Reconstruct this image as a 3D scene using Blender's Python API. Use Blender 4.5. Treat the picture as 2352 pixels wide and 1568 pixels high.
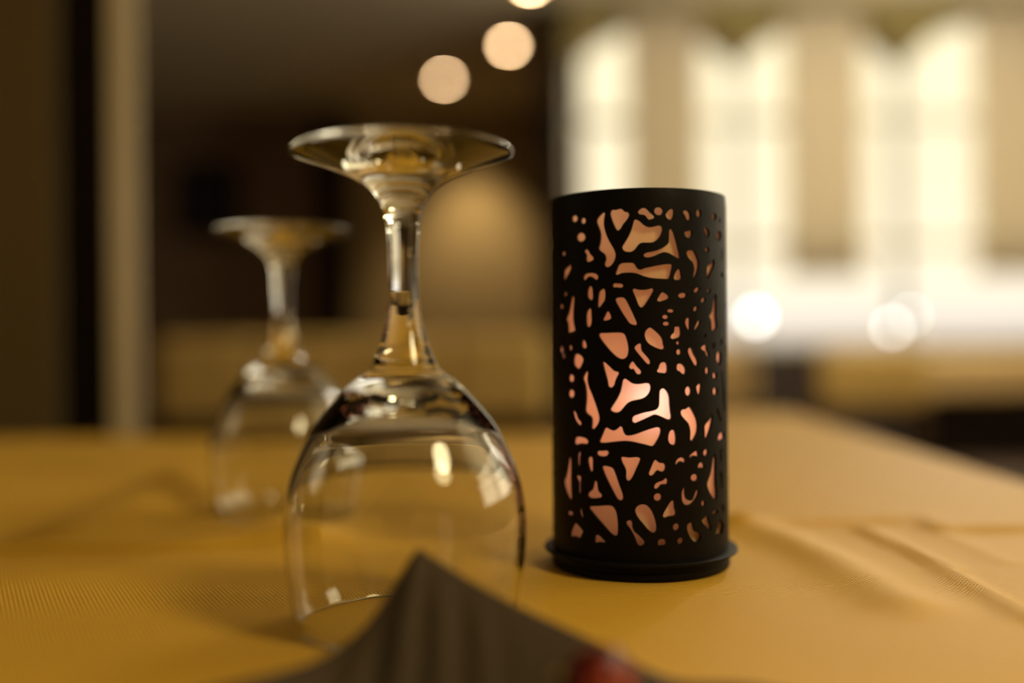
import bpy, bmesh, math, random
from mathutils import Vector, Matrix
from mathutils.geometry import delaunay_2d_cdt
random.seed(7)
sc = bpy.context.scene
COL = sc.collection
for o in list(bpy.data.objects):
    bpy.data.objects.remove(o)

# ------------------------------------------------------------------ camera, sky, lamps, exposure
T = 0.75                      # table top height
EYE = T + 0.0892              # lens height
ROLL = math.radians(0.55)
FPX = 2352 * 35.0 / 36.0
cam_d = bpy.data.cameras.new('camera')
cam_d.lens = 35.0
cam_d.sensor_width = 36.0
cam_d.clip_start = 0.01
cam_d.dof.use_dof = True
cam_d.dof.focus_distance = 0.354
cam_d.dof.aperture_fstop = 1.9
cam = bpy.data.objects.new('camera', cam_d)
COL.objects.link(cam)
cam.matrix_world = (Matrix.Translation((0, 0, EYE)) @ Matrix.Rotation(math.radians(90), 4, 'X')
                    @ Matrix.Rotation(-ROLL, 4, 'Z'))
sc.camera = cam

sc.view_settings.view_transform = 'Standard'
sc.view_settings.look = 'None'
sc.view_settings.exposure = 0.0
sc.view_settings.gamma = 1.0
sc.view_settings.use_curve_mapping = False

def rgb(r, g, b):             # 0-255 display values to linear
    f = lambda c: (c / 255 / 12.92) if c / 255 <= 0.04045 else ((c / 255 + 0.055) / 1.055) ** 2.4
    return (f(r), f(g), f(b), 1.0)

world = bpy.data.worlds.new('overcast_daylight')
sc.world = world
world.use_nodes = True
wn = world.node_tree.nodes
wl = world.node_tree.links
wn.clear()
w_out = wn.new('ShaderNodeOutputWorld')
w_bg = wn.new('ShaderNodeBackground')
w_tc = wn.new('ShaderNodeTexCoord')
w_sep = wn.new('ShaderNodeSeparateXYZ')
w_ramp = wn.new('ShaderNodeValToRGB')
w_el = w_ramp.color_ramp.elements
w_el[0].position = 0.0
w_el[0].color = (0.74, 0.64, 0.55, 1)
w_el[1].position = 1.0
w_el[1].color = (1.18, 1.02, 0.68, 1)
for pos, c in ((0.03, (0.98, 0.88, 0.72, 1)), (0.07, (1.12, 0.97, 0.68, 1)), (0.16, (1.08, 0.94, 0.63, 1)), (0.3, (1.18, 1.02, 0.66, 1))):
    el = w_el.new(pos)
    el.color = c
wl.new(w_tc.outputs['Generated'], w_sep.inputs[0])
wl.new(w_sep.outputs['Z'], w_ramp.inputs[0])
wl.new(w_ramp.outputs[0], w_bg.inputs[0])
# the sky is brighter on the sunny right-hand side
w_sun = wn.new('ShaderNodeMapRange')
w_sun.interpolation_type = 'SMOOTHSTEP'
w_sun.inputs['From Min'].default_value = 0.52
w_sun.inputs['From Max'].default_value = 0.85
w_sun.inputs['To Min'].default_value = 1.12
w_sun.inputs['To Max'].default_value = 4.2
wl.new(w_sep.outputs['X'], w_sun.inputs['Value'])
wl.new(w_sun.outputs['Result'], w_bg.inputs[1])
wl.new(w_bg.outputs[0], w_out.inputs[0])

def lamp(name, kind, loc, energy, color, radius=0.1, aim=None, **kw):
    d = bpy.data.lights.new(name, kind)
    d.energy = energy
    d.color = color
    if kind == 'AREA':
        d.shape = 'RECTANGLE'
        d.size, d.size_y = kw['size']
    else:
        d.shadow_soft_size = radius
    if kind == 'SPOT':
        d.spot_size = math.radians(kw.get('angle', 70))
        d.spot_blend = kw.get('blend', 0.6)
    o = bpy.data.objects.new(name, d)
    COL.objects.link(o)
    o.location = loc
    if aim is not None:
        o.rotation_euler = (Vector(aim) - Vector(loc)).to_track_quat('-Z', 'Y').to_euler()
    return o

# warm fill lights added out of view, and a spot washing the back wall
lamp('table_side_fill', 'POINT', (0.80, 0.52, T + 0.60), 4.0, (1.0, 0.80, 0.42), 0.25)  # added fill from the right of the table
lamp('near_table_fill', 'POINT', (0.42, -0.05, T + 0.52), 11.5, (1.0, 0.80, 0.42), 0.10)  # added fill low over the near end of the table
lamp('chair_side_fill', 'POINT', (1.25, 1.95, 1.85), 16.0, (1.0, 0.88, 0.66), 0.15)  # added fill to brighten the chairs
lamp('window_side_fill', 'POINT', (1.7, 3.4, 2.1), 56.0, (1.0, 0.93, 0.76), 0.12)  # added fill for the curtain panels and ceiling
lamp('wall_wash_lamp', 'SPOT', (-0.27, 6.80, 2.44), 80.0, (1.0, 0.78, 0.48), 0.03, aim=(-0.27, 6.98, 0.0), angle=84, blend=0.9)
lamp('left_side_fill', 'POINT', (-1.0, 0.45, 1.15), 1.5, (1.0, 0.80, 0.5), 0.15)  # added fill from the left for the pale post

# ------------------------------------------------------------------ helpers
def P(px, py, d):
    """world point seen at photo pixel (px, py) at depth d in front of the lens"""
    dx, dy = px - 1176, py - 784
    ux = dx * math.cos(ROLL) - dy * math.sin(ROLL)
    uy = dx * math.sin(ROLL) + dy * math.cos(ROLL)
    return Vector((ux / FPX * d, d, EYE - uy / FPX * d))

def on_table(px, py):
    dx, dy = px - 1176, py - 784
    ux = dx * math.cos(ROLL) - dy * math.sin(ROLL)
    uy = dx * math.sin(ROLL) + dy * math.cos(ROLL)
    d = (EYE - T) * FPX / uy
    return (ux / FPX * d, d)

def tag(o, label=None, cat=None, group=None, kind=None):
    if label: o['label'] = label
    if cat: o['category'] = cat
    if group: o['group'] = group
    if kind: o['kind'] = kind
    return o

def thing(name, loc, label, cat, group=None, rz=0.0):
    o = bpy.data.objects.new(name, None)
    o.empty_display_size = 0.05
    COL.objects.link(o)
    o.location = loc
    o.rotation_euler = (0, 0, rz)
    return tag(o, label, cat, group)

def link(name, bm, m, parent=None, smooth=False, sharp=40):
    me = bpy.data.meshes.new(name)
    bm.normal_update()
    if smooth:
        lim = math.radians(sharp)
        for f in bm.faces:
            f.smooth = True
        for e in bm.edges:
            if len(e.link_faces) == 2 and e.calc_face_angle(0) > lim:
                e.smooth = False
    bm.to_mesh(me)
    bm.free()
    me.materials.append(m)
    o = bpy.data.objects.new(name, me)
    COL.objects.link(o)
    if parent is not None:
        o.parent = parent
    return o

def box(bm, lo, hi, bev=0.0, seg=2):
    lo, hi = Vector(lo), Vector(hi)
    r = bmesh.ops.create_cube(bm, size=1.0)
    vs = r['verts']
    for v in vs:
        v.co = Vector(((lo.x + hi.x) / 2 + v.co.x * (hi.x - lo.x), (lo.y + hi.y) / 2 + v.co.y * (hi.y - lo.y),
                       (lo.z + hi.z) / 2 + v.co.z * (hi.z - lo.z)))
    if bev > 0:
        es = list({e for v in vs for e in v.link_edges})
        bmesh.ops.bevel(bm, geom=es, offset=bev, segments=seg, affect='EDGES', profile=0.5)
    return bm

def new_box(lo, hi, bev=0.0, seg=2):
    return box(bmesh.new(), lo, hi, bev, seg)

def catmull(pts, n, closed=False):
    out = []
    k = len(pts)
    rng = k if closed else k - 1
    for i in range(rng):
        if closed:
            a, b, c, d = pts[i - 1], pts[i], pts[(i + 1) % k], pts[(i + 2) % k]
        else:
            b, c = pts[i], pts[i + 1]
            a = pts[i - 1] if i > 0 else tuple(2 * b[j] - c[j] for j in range(len(b)))
            d = pts[i + 2] if i + 2 < k else tuple(2 * c[j] - b[j] for j in range(len(b)))
        for q in range(n):
            t = q / n
            # centripetal-like tangents keep the curve from overshooting on uneven spacing
            dab = max(1e-6, math.dist(a, b)) ** 0.5
            dbc = max(1e-6, math.dist(b, c)) ** 0.5
            dcd = max(1e-6, math.dist(c, d)) ** 0.5
            pt = []
            for j in range(len(b)):
                m1 = (c[j] - b[j]) + dbc * ((b[j] - a[j]) / dab - (c[j] - a[j]) / (dab + dbc))
                m2 = (c[j] - b[j]) + dbc * ((d[j] - c[j]) / dcd - (d[j] - b[j]) / (dbc + dcd))
                h = t * t * (3 - 2 * t)
                pt.append((2 * t ** 3 - 3 * t ** 2 + 1) * b[j] + (t ** 3 - 2 * t ** 2 + t) * m1 + h * c[j] + (t ** 3 - t ** 2) * m2)
            out.append(tuple(pt))
    if not closed:
        out.append(tuple(pts[-1]))
    return out

def lathe_part(name, prof, nrm, m, parent, seg=128):
    """revolve part of a profile; nrm are the analytic (r, z) normals, so that neighbouring parts meet without a crease"""
    bm = bmesh.new()
    rings, nn = [], []
    for (r, z), (nr, nz) in zip(prof, nrm):
        if r < 1e-6:
            rings.append([bm.verts.new((0, 0, z))])
            nn.append((0, 0, nz))
        else:
            ring = []
            for i in range(seg):
                a = 2 * math.pi * i / seg
                ring.append(bm.verts.new((r * math.cos(a), r * math.sin(a), z)))
                nn.append((nr * math.cos(a), nr * math.sin(a), nz))
            rings.append(ring)
    for A, B in zip(rings, rings[1:]):
        if len(A) == 1 and len(B) == 1:
            continue
        for i in range(seg):
            j = (i + 1) % seg
            if len(A) == 1:
                bm.faces.new((A[0], B[j], B[i]))
            elif len(B) == 1:
                bm.faces.new((A[i], A[j], B[0]))
            else:
                bm.faces.new((A[i], A[j], B[j], B[i]))
    for f in bm.faces:
        f.smooth = True
    me = bpy.data.meshes.new(name)
    bm.to_mesh(me)
    bm.free()
    me.materials.append(m)
    me.normals_split_custom_set_from_vertices([Vector(v).normalized() if Vector(v).length > 0 else Vector((0, 0, 1)) for v in nn])
    o = bpy.data.objects.new(name, me)
    COL.objects.link(o)
    o.parent = parent
    return o

def prof_normals(prof):
    out = []
    for i in range(len(prof)):
        a = prof[max(0, i - 1)]
        b = prof[min(len(prof) - 1, i + 1)]
        dr, dz = b[0] - a[0], b[1] - a[1]
        l = math.hypot(dr, dz) or 1
        out.append((dz / l, -dr / l))
    return out

def lathe(name, prof, m, parent, seg=64, sharp=35):
    bm = bmesh.new()
    rings = []
    for r, z in prof:
        if r < 1e-6:
            rings.append([bm.verts.new((0, 0, z))])
        else:
            rings.append([bm.verts.new((r * math.cos(2 * math.pi * i / seg), r * math.sin(2 * math.pi * i / seg), z)) for i in range(seg)])
    for A, B in zip(rings, rings[1:]):
        for i in range(seg):
            j = (i + 1) % seg
            if len(A) == 1 and len(B) == 1:
                break
            if len(A) == 1:
                bm.faces.new((A[0], B[j], B[i]))
            elif len(B) == 1:
                bm.faces.new((A[i], A[j], B[0]))
            else:
                bm.faces.new((A[i], A[j], B[j], B[i]))
    return link(name, bm, m, parent, smooth=True, sharp=sharp)

# ------------------------------------------------------------------ materials
def mat(name, color, rough=0.6, metal=0.0, var=0.0, scale=20.0, bump=0.0, sheen=0.0, coat=0.0, spec=0.5, detail=4.0):
    m = bpy.data.materials.new(name)
    m.use_nodes = True
    nt = m.node_tree
    b = nt.nodes['Principled BSDF']
    b.inputs['Base Color'].default_value = color
    b.inputs['Roughness'].default_value = rough
    b.inputs['Metallic'].default_value = metal
    b.inputs['Specular IOR Level'].default_value = spec
    if sheen: 
        b.inputs['Sheen Weight'].default_value = sheen
        b.inputs['Sheen Roughness'].default_value = 0.5
        b.inputs['Sheen Tint'].default_value = (1.0, 0.85, 0.6, 1)
    if coat: b.inputs['Coat Weight'].default_value = coat
    if var or bump:
        tc = nt.nodes.new('ShaderNodeTexCoord')
        nz = nt.nodes.new('ShaderNodeTexNoise')
        nz.inputs['Scale'].default_value = scale
        nz.inputs['Detail'].default_value = detail
        nt.links.new(tc.outputs['Object'], nz.inputs['Vector'])
        if var:
            mx = nt.nodes.new('ShaderNodeMixRGB')
            mx.inputs[1].default_value = tuple(c * (1 - var) for c in color[:3]) + (1,)
            mx.inputs[2].default_value = tuple(min(1, c * (1 + var)) for c in color[:3]) + (1,)
            nt.links.new(nz.outputs['Fac'], mx.inputs[0])
            nt.links.new(mx.outputs[0], b.inputs['Base Color'])
        if bump:
            bp = nt.nodes.new('ShaderNodeBump')
            bp.inputs['Strength'].default_value = bump
            bp.inputs['Distance'].default_value = 0.002
            nt.links.new(nz.outputs['Fac'], bp.inputs['Height'])
            nt.links.new(bp.outputs[0], b.inputs['Normal'])
    return m

def emit(name, color, strength):
    m = bpy.data.materials.new(name)
    m.use_nodes = True
    nt = m.node_tree
    nt.nodes.clear()
    o = nt.nodes.new('ShaderNodeOutputMaterial')
    e = nt.nodes.new('ShaderNodeEmission')
    e.inputs[0].default_value = color
    e.inputs[1].default_value = strength
    nt.links.new(e.outputs[0], o.inputs[0])
    return m

def glass_mat(name, color=(1, 1, 1, 1), rough=0.0, ior=1.5):
    m = bpy.data.materials.new(name)
    m.use_nodes = True
    nt = m.node_tree
    nt.nodes.clear()
    o = nt.nodes.new('ShaderNodeOutputMaterial')
    g = nt.nodes.new('ShaderNodeBsdfGlass')
    g.inputs['Color'].default_value = color
    g.inputs['Roughness'].default_value = rough
    g.inputs['IOR'].default_value = ior
    nt.links.new(g.outputs[0], o.inputs[0])
    return m

def liner_mat():
    m = bpy.data.materials.new('frosted_liner')
    m.use_nodes = True
    nt = m.node_tree
    nt.nodes.clear()
    N, L = nt.nodes.new, nt.links.new
    o = N('ShaderNodeOutputMaterial')
    tr = N('ShaderNodeBsdfTranslucent')
    tr.inputs[0].default_value = (0.90, 0.43, 0.25, 1)
    df = N('ShaderNodeBsdfDiffuse')
    df.inputs[0].default_value = (0.75, 0.70, 0.34, 1)
    rf = N('ShaderNodeBsdfRefraction')
    rf.inputs['Color'].default_value = (1.0, 0.86, 0.80, 1)
    rf.inputs['Roughness'].default_value = 1.0
    rf.inputs['IOR'].default_value = 1.35
    m1 = N('ShaderNodeMixShader')
    m1.inputs[0].default_value = 0.40
    m2 = N('ShaderNodeMixShader')
    m2.inputs[0].default_value = 0.075
    L(tr.outputs[0], m1.inputs[1])
    L(df.outputs[0], m1.inputs[2])
    L(m1.outputs[0], m2.inputs[1])
    L(rf.outputs[0], m2.inputs[2])
    L(m2.outputs[0], o.inputs[0])
    return m

def curtain_mat():
    m = bpy.data.materials.new('tan_curtain')
    m.use_nodes = True
    nt = m.node_tree
    nt.nodes.clear()
    N, L = nt.nodes.new, nt.links.new
    o = N('ShaderNodeOutputMaterial')
    tr = N('ShaderNodeBsdfTranslucent')
    df = N('ShaderNodeBsdfDiffuse')
    tc = N('ShaderNodeTexCoord')
    nz = N('ShaderNodeTexNoise')
    nz.inputs['Scale'].default_value = 60
    mx = N('ShaderNodeMixRGB')
    mx.inputs[1].default_value = (0.72, 0.64, 0.48, 1)
    mx.inputs[2].default_value = (0.78, 0.70, 0.53, 1)
    L(tc.outputs['Object'], nz.inputs['Vector'])
    L(nz.outputs['Fac'], mx.inputs[0])
    L(mx.outputs[0], tr.inputs[0])
    L(mx.outputs[0], df.inputs[0])
    m1 = N('ShaderNodeMixShader')
    m1.inputs[0].default_value = 0.5
    L(tr.outputs[0], m1.inputs[1])
    L(df.outputs[0], m1.inputs[2])
    L(m1.outputs[0], o.inputs[0])
    return m

def cloth_mat():
    m = bpy.data.materials.new('woven_tablecloth')
    m.use_nodes = True
    nt = m.node_tree
    N, L = nt.nodes.new, nt.links.new
    b = nt.nodes['Principled BSDF']
    b.inputs['Roughness'].default_value = 0.5
    b.inputs['Specular IOR Level'].default_value = 0.12
    b.inputs['Sheen Weight'].default_value = 0.03
    b.inputs['Sheen Roughness'].default_value = 0.45
    b.inputs['Sheen Tint'].default_value = (1.0, 0.9, 0.7, 1)
    tc = N('ShaderNodeTexCoord')
    sp = N('ShaderNodeSeparateXYZ')
    def mth(op, a, bb=None):
        n = N('ShaderNodeMath')
        n.operation = op
        for i, v in enumerate((a, bb)):
            if v is None: continue
            if isinstance(v, (int, float)): n.inputs[i].default_value = v
            else: L(v, n.inputs[i])
        return n.outputs[0]
    rot = N('ShaderNodeMapping')
    rot.inputs['Rotation'].default_value = (0, 0, math.radians(9))
    L(tc.outputs['Object'], rot.inputs['Vector'])
    L(rot.outputs[0], sp.inputs[0])
    k, k2 = 2 * math.pi / 0.0018, 2 * math.pi / 0.0023
    # slightly wandering threads
    nz = N('ShaderNodeTexNoise')
    nz.inputs['Scale'].default_value = 60
    L(tc.outputs['Object'], nz.inputs['Vector'])
    wob = mth('MULTIPLY', nz.outputs['Fac'], 0.5)
    sx = mth('SINE', mth('ADD', mth('MULTIPLY', sp.outputs['X'], k), wob))
    sy = mth('SINE', mth('ADD', mth('MULTIPLY', sp.outputs['Y'], k2), wob))
    weave = mth('MULTIPLY', sx, sy)
    h = mth('ADD', mth('MULTIPLY', weave, 0.5), 0.5)
    bp = N('ShaderNodeBump')
    bp.inputs['Strength'].default_value = 0.42
    bp.inputs['Distance'].default_value = 0.0006
    L(h, bp.inputs['Height'])
    L(bp.outputs[0], b.inputs['Normal'])
    mx = N('ShaderNodeMixRGB')
    mx.inputs[1].default_value = (0.52, 0.295, 0.026, 1)
    mx.inputs[2].default_value = (0.65, 0.375, 0.040, 1)
    L(h, mx.inputs[0])
    L(mx.outputs[0], b.inputs['Base Color'])
    return m

M = {}
M['cloth'] = cloth_mat()
M['liner'] = liner_mat()
M['glass'] = glass_mat('clear_glass', (0.985, 0.985, 0.97, 1))
M['pane'] = glass_mat('window_glass', (1, 1, 1, 1), 0.0, 1.01)
M['black'] = mat('black_powder_coat', (0.004, 0.003, 0.0024, 1), 0.5, 0.0, 0.15, 400, 0.06, spec=0.11)
M['wax'] = mat('white_wax', (0.85, 0.68, 0.5, 1), 0.5)
wb = M['wax'].node_tree.nodes['Principled BSDF']
wb.inputs['Subsurface Weight'].default_value = 1.0
wb.inputs['Subsurface Radius'].default_value = (1.0, 0.55, 0.3)
wb.inputs['Subsurface Scale'].default_value = 0.02
M['tin'] = mat('thin_aluminium', (0.75, 0.72, 0.68, 1), 0.35, 1.0)
M['flame'] = emit('candle_flame', (1.0, 0.62, 0.45, 1), 2.5)
M['wick'] = mat('burnt_wick', (0.02, 0.015, 0.012, 1), 0.9)
M['napkin'] = mat('brown_napkin', (0.042, 0.025, 0.008, 1), 0.85, 0.0, 0.15, 300, 0.15)
M['red'] = mat('red_glass_ornament', (0.08, 0.005, 0.003, 1), 0.3, 0.0, spec=0.2)
M['drop'] = mat('painted_reflection', (0.42, 0.07, 0.02, 1), 0.6, spec=0.15)  # colour of the reflections painted on the ball
M['gold'] = mat('gold_cap', (0.30, 0.22, 0.07, 1), 0.5, 1.0)
M['wood'] = mat('dark_wood', (0.05, 0.024, 0.010, 1), 0.5, 0.0, 0.3, 6)
M['floor'] = mat('dark_floor', (0.045, 0.020, 0.009, 1), 0.5, 0.0, 0.3, 5)
M['ceil'] = mat('cream_ceiling', (0.86, 0.75, 0.51, 1), 0.9, 0.0, 0.04, 3)
M['winwall'] = mat('olive_tan_plaster', (0.22, 0.17, 0.055, 1), 0.9, 0.0, 0.06, 5)
M['sillwall'] = mat('brown_panelling', (0.03, 0.015, 0.007, 1), 0.7, 0.0, 0.15, 5)
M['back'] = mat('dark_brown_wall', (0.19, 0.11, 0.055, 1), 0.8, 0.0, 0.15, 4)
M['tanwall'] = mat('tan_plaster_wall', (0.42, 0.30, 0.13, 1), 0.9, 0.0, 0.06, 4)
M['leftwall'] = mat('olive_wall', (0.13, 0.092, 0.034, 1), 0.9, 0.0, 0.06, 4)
M['post'] = mat('pale_painted_post', (0.72, 0.63, 0.44, 1), 0.35, 0.0, 0.05, 5)
M['darkpost'] = mat('black_brown_post', (0.010, 0.006, 0.0035, 1), 0.9, spec=0.1)
M['frame'] = mat('white_window_frame', (0.70, 0.64, 0.50, 1), 0.5)
M['uph'] = mat('ochre_upholstery', (0.70, 0.47, 0.14, 1), 0.9, 0.0, 0.1, 40, sheen=0.2)
M['uph2'] = mat('tan_upholstery', (0.80, 0.575, 0.27, 1), 0.9, 0.0, 0.1, 40, sheen=0.2)
M['curtain'] = curtain_mat()
M['dl'] = emit('downlight_lens', (1.0, 0.66, 0.34, 1), 105.0)
M['ring'] = mat('downlight_trim', (0.5, 0.42, 0.3, 1), 0.4, 0.0)
M['glint_ball'] = emit('glint_glow', (1.0, 0.98, 0.90, 1), 60.0)  # glow standing in for glints outside
M['pict'] = mat('black_frame', (0.006, 0.005, 0.005, 1), 0.5)

# ------------------------------------------------------------------ room shell
def struct(name, bm, m, parent=None):
    o = link(name, bm, m, parent)
    if parent is None:
        o['kind'] = 'structure'
    return o

XL, XR, YF, YB, H = -2.9, 3.7, -1.6, 7.2, EYE + 1.66
YW = 5.0                       # window wall
XW = 0.275                     # corner where the window wall begins
def slab(z0, z1):               # the room is L-shaped: it runs deeper to the left of the window wall
    bm = bmesh.new()
    box(bm, (XL - .1, YF - .1, z0), (XR + .1, YW + .15, z1))
    box(bm, (XL - .1, YW + .15, z0), (XW + .1, YB + .1, z1))
    return bm
struct('floor', slab(-0.05, 0), M['floor'])
struct('ceiling', slab(H, H + 0.1), M['ceil'])
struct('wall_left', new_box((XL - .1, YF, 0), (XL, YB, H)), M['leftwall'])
# right wall: low wall, header and piers around three tall windows
bm = bmesh.new()
box(bm, (XR, YF, 0), (XR + .12, YW + .15, 1.12))
box(bm, (XR, YF, 2.46), (XR + .12, YW + .15, H))
WR = [(.15, 1.55), (1.75, 3.15), (3.35, 4.75)]
for ya, yb in zip([YF] + [b for a, b in WR], [a for a, b in WR] + [YW + .15]):
    box(bm, (XR, ya, 1.12), (XR + .12, yb, 2.46))
struct('wall_right', bm, M['tanwall'])
for i, (ya, yb) in enumerate(WR):
    bm = bmesh.new()
    for y0 in (ya, (ya + yb) / 2 - .02, yb - .04):
        box(bm, (XR + .04, y0, 1.12), (XR + .09, y0 + .04, 2.46))
    for z0 in (1.12, 2.0, 2.42):
        box(bm, (XR + .04, ya, z0), (XR + .09, yb, z0 + .04))
    w = struct('window_%d' % (i + 5), bm, M['frame'])
    link('pane', new_box((XR + .06, ya, 1.12), (XR + .066, yb, 2.46)), M['pane'], w)
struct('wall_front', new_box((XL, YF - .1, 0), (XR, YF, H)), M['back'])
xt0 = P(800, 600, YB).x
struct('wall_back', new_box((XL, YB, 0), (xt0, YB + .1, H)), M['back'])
bm = new_box((xt0, YB - 0.02, 0), (XW, YB + .1, H))
struct('wall_recess', bm, M['tanwall'])
struct('wall_return', new_box((XW, YW + 0.16, 0), (XW + .1, YB, H)), M['back'])

# left screen wall, dark post and pale post
D = 1.35
def X(px, d, py=784): return P(px, py, d).x
struct('wall_screen', new_box((XL, D, 0), (X(130, D, 500), D + .08, H)), M['leftwall'])
struct('trim_1', new_box((X(138, D, 500), D - .003, 0), (X(254, D, 500), D + .003, H)), M['darkpost'])
struct('trim_2', new_box((X(256, D, 500), D - .003, 0), (X(313, D, 500), D + .003, H), 0.0), M['post'])
# dark trim on the back wall and at the corner of the window wall
struct('trim_3', new_box((X(735, 7.1), 7.1, 0), (X(805, 7.1), YB, P(760, 200, 7.1).z)), M['darkpost'])
struct('trim_4', new_box((X(1240, 4.9, 300), 4.9, 0), (XW, YW + .16, H)), M['darkpost'])

# window wall: low wall, arched head, three arched bays
ZS = P(2000, 797, YW).z
BX = [X(1318, YW), X(1698, YW, 100), X(2073, YW, 100), X(2447, YW, 100), XR]
struct('wall_window', new_box((XW, YW - .02, 0), (XR, YW + .15, ZS)), M['sillwall'])
def arch_panel():
    bm = bmesh.new()
    zc = P(1880, 45, YW).z
    zs = P(2073, 145, YW).z
    low = []
    n = 24
    for x0, x1 in zip(BX, BX[1:]):
        for i in range(n + 1):
            u = i / n * 2 - 1
            x = x0 + (x1 - x0) * i / n
            low.append((x, zs + (zc - zs) * max(0.0, 1 - abs(u) ** 2.0)))
    pts = [(XW, zs)] + low + [(XR, H), (XW, H)]
    vs = [[bm.verts.new((x, y, z)) for x, z in pts] for y in (YW - .12, YW + .12)]
    k = len(pts)
    # front and back faces as strips up to the ceiling so that the concave outline stays clean
    for L_ in vs:
        top = {}
    for i in range(k):
        j = (i + 1) % k
        if (Vector(pts[i]) - Vector(pts[j])).length > 1e-7:
            bm.faces.new((vs[0][i], vs[0][j], vs[1][j], vs[1][i]))
    for q, L_ in enumerate(vs):
        y = (YW - .12, YW + .12)[q]
        for i in range(k - 3):
            a, b2 = L_[i], L_[i + 1]
            if abs(a.co.x - b2.co.x) < 1e-7: continue
            bm.faces.new((a, b2, bm.verts.new((b2.co.x, y, H)), bm.verts.new((a.co.x, y, H))))
    bmesh.ops.recalc_face_normals(bm, faces=bm.faces[:])
    return bm
struct('wall_arches', arch_panel(), M['winwall'])
for i, (x0, x1) in enumerate(zip(BX, BX[1:])):
    bm = bmesh.new()
    z1 = P(1880, 10, YW).z
    for xa in (x0, x1):
        box(bm, (xa - .013, YW + .03, ZS), (xa + .013, YW + .08, z1))
    for py in (272, 560):
        zz = P(1880, py, YW).z
        box(bm, (x0, YW + .03, zz - .02), (x1, YW + .08, zz + .02))
    box(bm, (x0, YW + .03, ZS), (x1, YW + .08, ZS + .04))
    w = struct('window_%d' % (i + 1), bm, M['frame'])
    pane = link('pane', new_box((x0, YW + .05, ZS + .03), (x1, YW + .056, z1)), M['pane'], w)

# tan fabric panels hanging in front of the windows
def hanging_panel(name, px0, px1, label):
    y = YW - .16
    x0, x1 = X(px0, y, 400), X(px1, y, 400)
    z0, z1 = P(1890, 628, y).z, P(1880, 45, YW).z + .02
    bm = bmesh.new()
    nx, nz = 40, 6
    rows = []
    for k in range(nz + 1):
        z = z0 + (z1 - z0) * k / nz
        rows.append([bm.verts.new((x0 + (x1 - x0) * i / nx - (x0 + x1) / 2, 0.012 * math.sin(i / nx * 5 * 2 * math.pi) * (1 - 0.3 * k / nz), z - z0)) for i in range(nx + 1)])
    for a, b in zip(rows, rows[1:]):
        for i in range(nx):
            bm.faces.new((a[i], a[i + 1], b[i + 1], b[i]))
    t = thing(name, ((x0 + x1) / 2, y, z0), label, 'curtain', 'curtain panels at the windows')
    o = link('fabric', bm, M['curtain'], t, smooth=True)
    sol = o.modifiers.new('thickness', 'SOLIDIFY')
    sol.thickness = 0.002
    r = bmesh.new()
    box(r, (-(x1 - x0) / 2 - .01, -.012, z1 - z0 - .015), ((x1 - x0) / 2 + .01, .0405, z1 - z0 + .012), .004)
    link('top_rail', r, M['winwall'], t)
    h = bmesh.new()
    box(h, (-(x1 - x0) / 2, -.014, -.012), ((x1 - x0) / 2, .014, .012), .005)
    link('bottom_hem', h, M['curtain'], t)
    return t
hanging_panel('curtain_panel', 1444, 1610, 'tan fabric panel between the first two bright window strips, just above the candle holder')
hanging_panel('curtain_panel', 1806, 1982, 'tan fabric panel hanging in the middle, between the two widest bright window strips')
hanging_panel('curtain_panel', 2242, 2420, 'tan fabric panel at the right edge of the photo, cut off by the frame')

# ------------------------------------------------------------------ ceiling downlights
def downlight(px, py, label):
    dy = 784 - py
    d = (H - 0.012 - EYE) * FPX / (dy + (px - 1176) * -math.sin(ROLL))
    p = P(px, py, d)
    t = thing('downlight', (p.x, p.y, H), label, 'ceiling light', 'recessed lights in the dark ceiling')
    lathe('trim_ring', [(.028, -.001), (.030, -.008), (.045, -.006), (.048, -.0005)], M['ring'], t, 32)
    lathe('lens', [(0, -.004), (.02, -.005), (.027, -.003)], M['dl'], t, 32)
downlight(1020, 185, 'lowest of the three glowing round ceiling lights, above the wine glass')
downlight(1168, 108, 'middle one of the three glowing round ceiling lights')
downlight(1217, -32, 'topmost of the three glowing ceiling lights, cut off by the top of the photo')

# ------------------------------------------------------------------ background furniture
# dark picture on the back wall
y = YB
p0, p1 = P(408, 545, y), P(552, 372, y)
t = thing('wall_picture', ((p0.x + p1.x) / 2, y, p0.z), 'black rectangular picture hanging on the dark brown wall at left', 'picture')
w, h = (p1.x - p0.x) / 2, p1.z - p0.z
bm = bmesh.new()
for lo, hi in (((-w, -.04, 0), (w, 0, .04)), ((-w, -.04, h - .04), (w, 0, h)), ((-w, -.04, .04), (-w + .04, 0, h - .04)), ((w - .04, -.04, .04), (w, 0, h - .04))):
    box(bm, lo, hi)
link('picture_frame', bm, M['darkpost'], t)
link('picture_panel', new_box((-w + .035, -.02, .035), (w - .035, -.003, h - .035)), M['pict'], t)

# long bench behind the table, on the left
y = 2.55
xa, xb = X(372, y, 860), X(1262, y, 860)
zt, zb = P(800, 772, y).z, P(800, 962, y).z
t = thing('banquette', ((xa + xb) / 2, y, 0), 'long ochre upholstered bench back behind the wine glasses', 'bench')
hw = (xb - xa) / 2
n = 4
for i in range(n):
    x0 = -hw + 2 * hw * i / n
    link('back_cushion', new_box((x0 + .002, -.05, zb), (x0 + 2 * hw / n - .002, .05, zt - .02 * 0), .025, 4), M['uph'], t)
link('back_board', new_box((-hw, .05, 0), (hw, .09, zt - .03), .008), M['wood'], t)
link('seat_cushion', new_box((-hw, -.5, .36), (hw, .04, .46), .03, 4), M['wood'], t)
link('plinth', new_box((-hw, -.46, 0), (hw, .04, .36)), M['darkpost'], t)
link('lower_back', new_box((-hw, -.03, .46), (hw, .05, zb)), M['darkpost'], t)

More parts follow.
